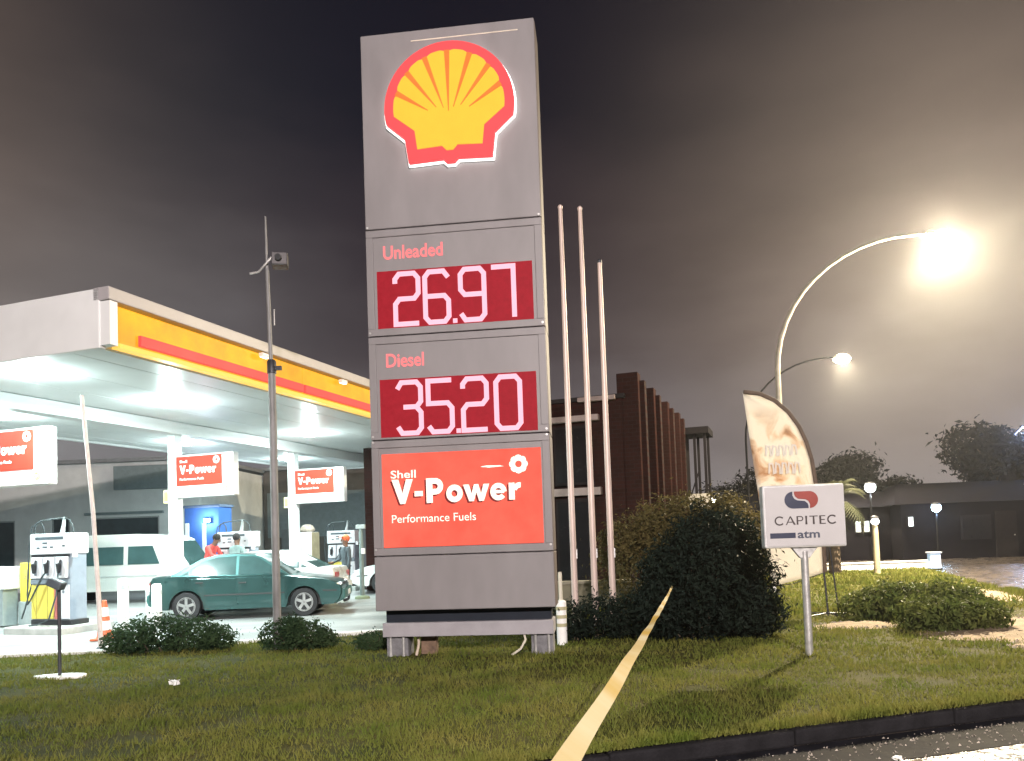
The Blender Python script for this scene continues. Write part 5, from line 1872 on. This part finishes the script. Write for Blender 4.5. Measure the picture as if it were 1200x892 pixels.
# ------------------------------------------------------------------ far houses, trees
HW = mat("dark_house_wall", (.009, .008, .011), .95, spec=.05, var=.2, scale=1, bump=.2)
HR = mat("dark_house_roof", (.007, .0065, .009), .95, spec=.03, var=.25, scale=2, bump=.3, bscale=14)
LITW = mat("lit_window", (.8, .85, .8), .3, emit=(.85, 1.0, .95), estr=1.6)
DRK = mat("unlit_window", (.012, .012, .016), .3, spec=.12)


def house(label, loc, rz, W_, D_, H_, RH, lit, trim=None):
    h_ = thing("house", label, "house", loc, rz, "dark houses across the far road")
    MB().box((0, D_ / 2, H_ / 2), (W_, D_, H_)).build("wall", HW, h_)
    ov = .4
    r_ = MB().add([(-W_ / 2 - ov, -ov, H_), (W_ / 2 + ov, -ov, H_), (W_ / 2 + ov, D_ + ov, H_), (-W_ / 2 - ov, D_ + ov, H_), (-W_ / 2 + 1.2, D_ / 2, H_ + RH), (W_ / 2 - 1.2, D_ / 2, H_ + RH)],
                  [(0, 1, 5, 4), (2, 3, 4, 5), (1, 2, 5), (3, 0, 4), (0, 3, 2, 1)]).build("roof", HR, h_)
    MB().box((W_ * .22, D_ * .55, H_ + RH * .8), (.5, .5, RH * .9)).build("chimney", HW, r_)
    f = MB().box((-.2, -.03, 1.05), (.95, .07, 2.1)).build("door", mat("house_door", (.016, .014, .016), .9, spec=.04), h_, bevel=.01)
    MB().cyl((.14, -.09, 1.0), (.14, -.06, 1.0), .03, n=8).build("handle", GALV, f)
    for k, (x, z, w, hh_, on) in enumerate(lit):
        f = MB().box((x, -.03, z), (w + .12, .07, hh_ + .12)).build("window", mat("house_window_frame", (.022, .020, .024), .9, spec=.04), h_)
        MB().box((x, -.07, z), (w, .02, hh_)).build("pane", LITW if on else DRK, f)
    return h_


house("long low dark house with two lit windows left of the short cream lamp post", (15.3, 37.0, -.14), R(-3), 8.5, 6, 2.5, 1.0,
      [(1.15, 1.6, .22, .5, 1), (1.55, 1.6, .22, .5, 1), (-1.6, 1.4, 1.2, 1.0, 0), (3.2, 1.4, .9, 1.0, 0)])
house("dark house with one small lit window and a bluish lamp before it", (22.6, 35.2, -.14), R(-5), 9.5, 7, 2.55, 1.1,
      [(-4.35, 1.75, .20, .42, 1), (-1.5, 1.4, 1.2, 1.0, 0), (1.6, 1.4, 1.2, 1.0, 0)])
house("dark house at the right edge under the big tree", (32.5, 33.0, -.14), R(-8), 9, 7, 2.5, 1.2,
      [(-3.2, 1.4, 1.1, 1.0, 0), (1.6, 1.4, 1.2, 1.0, 0)])


def big_tree(label, loc, H, rx, n, seed, m=LEAF_T, size=.14, group="trees on the far side"):
    q = random.Random(seed)
    lobes = []
    for k in range(9):
        a = q.uniform(0, 6.28)
        d = q.uniform(.15, .75) * rx
        r_ = rx * q.uniform(.32, .52)
        lobes.append((d * math.cos(a), d * math.sin(a), H * q.uniform(.5, .86), r_, r_, r_ * .75))
    return plant("tree", label, "tree", loc, lobes, n, size, m, seed, group=group, trunk=(H * .7, rx * .07 + .06))


big_tree("tall dark spreading tree at the right edge behind the dark house", (28.0, 43.5, -.14), 6.6, 4.6, 22000, 31, size=.17)
big_tree("dark tree right of the spreading one, cut by the right frame edge", (34.0, 42.0, -.14), 5.8, 3.6, 14000, 32, size=.17)
big_tree("rounded dark tree left of the dark house with the bluish lamp", (20.2, 44.5, -.14), 5.6, 3.2, 14000, 33, size=.15)
big_tree("low dark tree behind the bank sign's right edge", (15.4, 42.5, -.14), 5.0, 2.8, 7000, 34, size=.14)
big_tree("dark tree behind the brick building's stair frame", (13.4, 56.0, -.14), 4.3, 3.2, 6000, 35, size=.16)
big_tree("far dark tree beyond the pale lamps", (21.0, 64.0, -.14), 5.0, 4.0, 6000, 36, size=.2)

# palm right of the bank sign
pt = thing("palm_tree", "bushy palm with drooping fronds right of the bank sign", "palm tree", (10.45, 25.3, 0))
MB().tube([(0, 0, -.05), (.03, 0, 1.2), (-.02, 0, 2.35)], [.20, .16, .15], 12).build("trunk", BARK, pt, smooth=True)
PALM = leaf_mat("palm_fronds", (.028, .034, .018), (.050, .052, .026), 2)
q = random.Random(8)
for k in range(26):
    a = 2 * math.pi * k / 26 * 3.1 + q.uniform(-.2, .2)
    rise = q.uniform(.1, 1.15)
    L = q.uniform(1.1, 1.5)
    tri = []
    prev = None
    ca, sa = math.cos(a), math.sin(a)
    for i in range(13):
        t_ = i / 12
        rr_ = L * t_ * (.55 + .45 * (1 - rise / 1.4))
        p = Vector((ca * rr_, sa * rr_, 2.35 + rise * (1.5 * t_) - 1.25 * t_ * t_ * (1.1 if rise < .6 else .75)))
        if prev is not None:
            d = (p - prev).normalized()
            sd_ = d.cross(Vector((0, 0, 1))).normalized()
            for s_ in (-1, 1):
                for h2 in (0, .5):
                    b0 = prev + (p - prev) * h2
                    tip = b0 + sd_ * s_ * .42 * math.sin(math.pi * (.12 + .8 * t_)) + d * .16 - Vector((0, 0, .12))
                    tri.append([tuple(b0 - d * .018), tuple(b0 + d * .018), tuple(tip)])
            tri.append([tuple(prev + sd_ * .012), tuple(prev - sd_ * .012), tuple(p)])
        prev = p
    o = tri_object("frond", np.array(tri), PALM)
    o.parent = pt

# pale low wall on the far verge, roadside box with blue lamplight put in as its own glow
o = thing("verge_wall", "low pale wall along the far verge behind the shrubs", "wall", (12.4, 27.5, -.14), R(2))
for i in range(5):
    MB().box((-2.0 + i * 1.0, 0, .16), (.99, .22, .32)).build("wall_block", WHITE_KERB, o, bevel=.01)
MB().box((0, 0, .345), (5.0, .28, .05)).build("coping", WHITE_KERB, o, bevel=.01)
o = thing("roadside_box", "small pale blue-glowing roadside box at the far kerb", "utility box", (13.75, 25.4, 0))
MB().box((0, 0, .30), (.34, .22, .50)).build("box_body", mat("box_blue_glow", (.55, .66, .8), .4, emit=(.4, .65, 1), estr=.5), o, bevel=.02)
MB().box((0, 0, .57), (.40, .28, .05)).build("lid", mat("box_lid", (.3, .34, .4), .4), o, bevel=.01)
MB().box((0, 0, .025), (.40, .28, .05)).build("plinth", KERB, o)

# ------------------------------------------------------------------ barrier tape from the bush towards the viewer
TAPE = bpy.data.materials.new("barrier_tape")
TAPE.use_nodes = True
n_, l2 = TAPE.node_tree.nodes, TAPE.node_tree.links
b_ = n_["Principled BSDF"]
tc_ = n_.new("ShaderNodeTexCoord")
wv_ = n_.new("ShaderNodeTexNoise")
wv_.inputs['Scale'].default_value = 1.6
wv_.inputs['Detail'].default_value = 6
mp_ = n_.new("ShaderNodeMapping")
mp_.inputs['Scale'].default_value = (0, 1.0, 0)
l2.new(tc_.outputs['Object'], mp_.inputs[0])
l2.new(mp_.outputs[0], wv_.inputs['Vector'])
rp_ = n_.new("ShaderNodeValToRGB")
rp_.color_ramp.elements[0].position, rp_.color_ramp.elements[0].color = .40, (.50, .34, .05, 1)
rp_.color_ramp.elements[1].position, rp_.color_ramp.elements[1].color = .58, (.60, .54, .34, 1)
l2.new(wv_.outputs[0], rp_.inputs[0])
l2.new(rp_.outputs[0], b_.inputs['Base Color'])
b_.inputs['Roughness'].default_value = .7
b_.inputs['Specular IOR Level'].default_value = .2
tr_ = n_.new("ShaderNodeBsdfTranslucent")
l2.new(rp_.outputs[0], tr_.inputs[0])
ms_ = n_.new("ShaderNodeMixShader")
ms_.inputs[0].default_value = .45
l2.new(b_.outputs[0], ms_.inputs[1])
l2.new(tr_.outputs[0], ms_.inputs[2])
l2.new(ms_.outputs[0], n_["Material Output"].inputs[0])
A, B = Vector((2.26, 11.15, .80)), Vector((-.188, -.30, 1.435))
m = MB()
NT = 120
d = (B - A).normalized()
s0 = d.cross(Vector((0, 0, 1))).normalized()
u0 = s0.cross(d)
for i in range(NT + 1):
    t_ = i / NT
    p = A.lerp(B, t_) - Vector((0, 0, .02 * math.sin(math.pi * t_)))
    tw = .30 + .42 * math.sin(t_ * 15.0 + .6) + .10 * math.sin(t_ * 61)
    sd_ = s0 * math.cos(tw) + u0 * math.sin(tw)
    m.v += [tuple(p - sd_ * (.0125 + .001 * math.sin(t_ * 90))), tuple(p + sd_ * (.0125 + .001 * math.sin(t_ * 77 + 1)))]
for i in range(NT):
    a = 2 * i
    m.f.append((a, a + 1, a + 3, a + 2))
o = m.build("barrier_tape", TAPE)
sd = o.modifiers.new("thick", 'SOLIDIFY')
sd.thickness = .0008
tag(o, "yellow and white barrier tape stretched from the big dark bush towards the viewer", "barrier tape")
o = thing("barrier_stake", "wooden stake holding the near end of the barrier tape", "stake", (-.195, -.33, -.14))
MB().box((0, 0, .80), (.05, .05, 1.62)).build("stake", mat("stake_wood", (.30, .22, .13), .8, var=.3, stretch=(4, 4, .4)), o, bevel=.005)
MB().box((0, 0, 1.61), (.062, .062, .05)).build("cap", YELLOW, o)

# ------------------------------------------------------------------ damp night air
hz = MB().box((0, 20, 6.15), (930, 930, 14.9)).build("haze", None)
hz.data.materials.clear()
HM = bpy.data.materials.new("damp_air")
HM.use_nodes = True
n_, l2 = HM.node_tree.nodes, HM.node_tree.links
n_.remove(n_["Principled BSDF"])
pv = n_.new("ShaderNodeVolumePrincipled")
pv.inputs['Color'].default_value = (.92, .93, .95, 1)
pv.inputs['Density'].default_value = HAZE
pv.inputs['Anisotropy'].default_value = .85
l2.new(pv.outputs[0], n_["Material Output"].inputs['Volume'])
hz.data.materials.append(HM)
tag(hz, "thin damp night air over the whole place", "haze", kind="stuff")
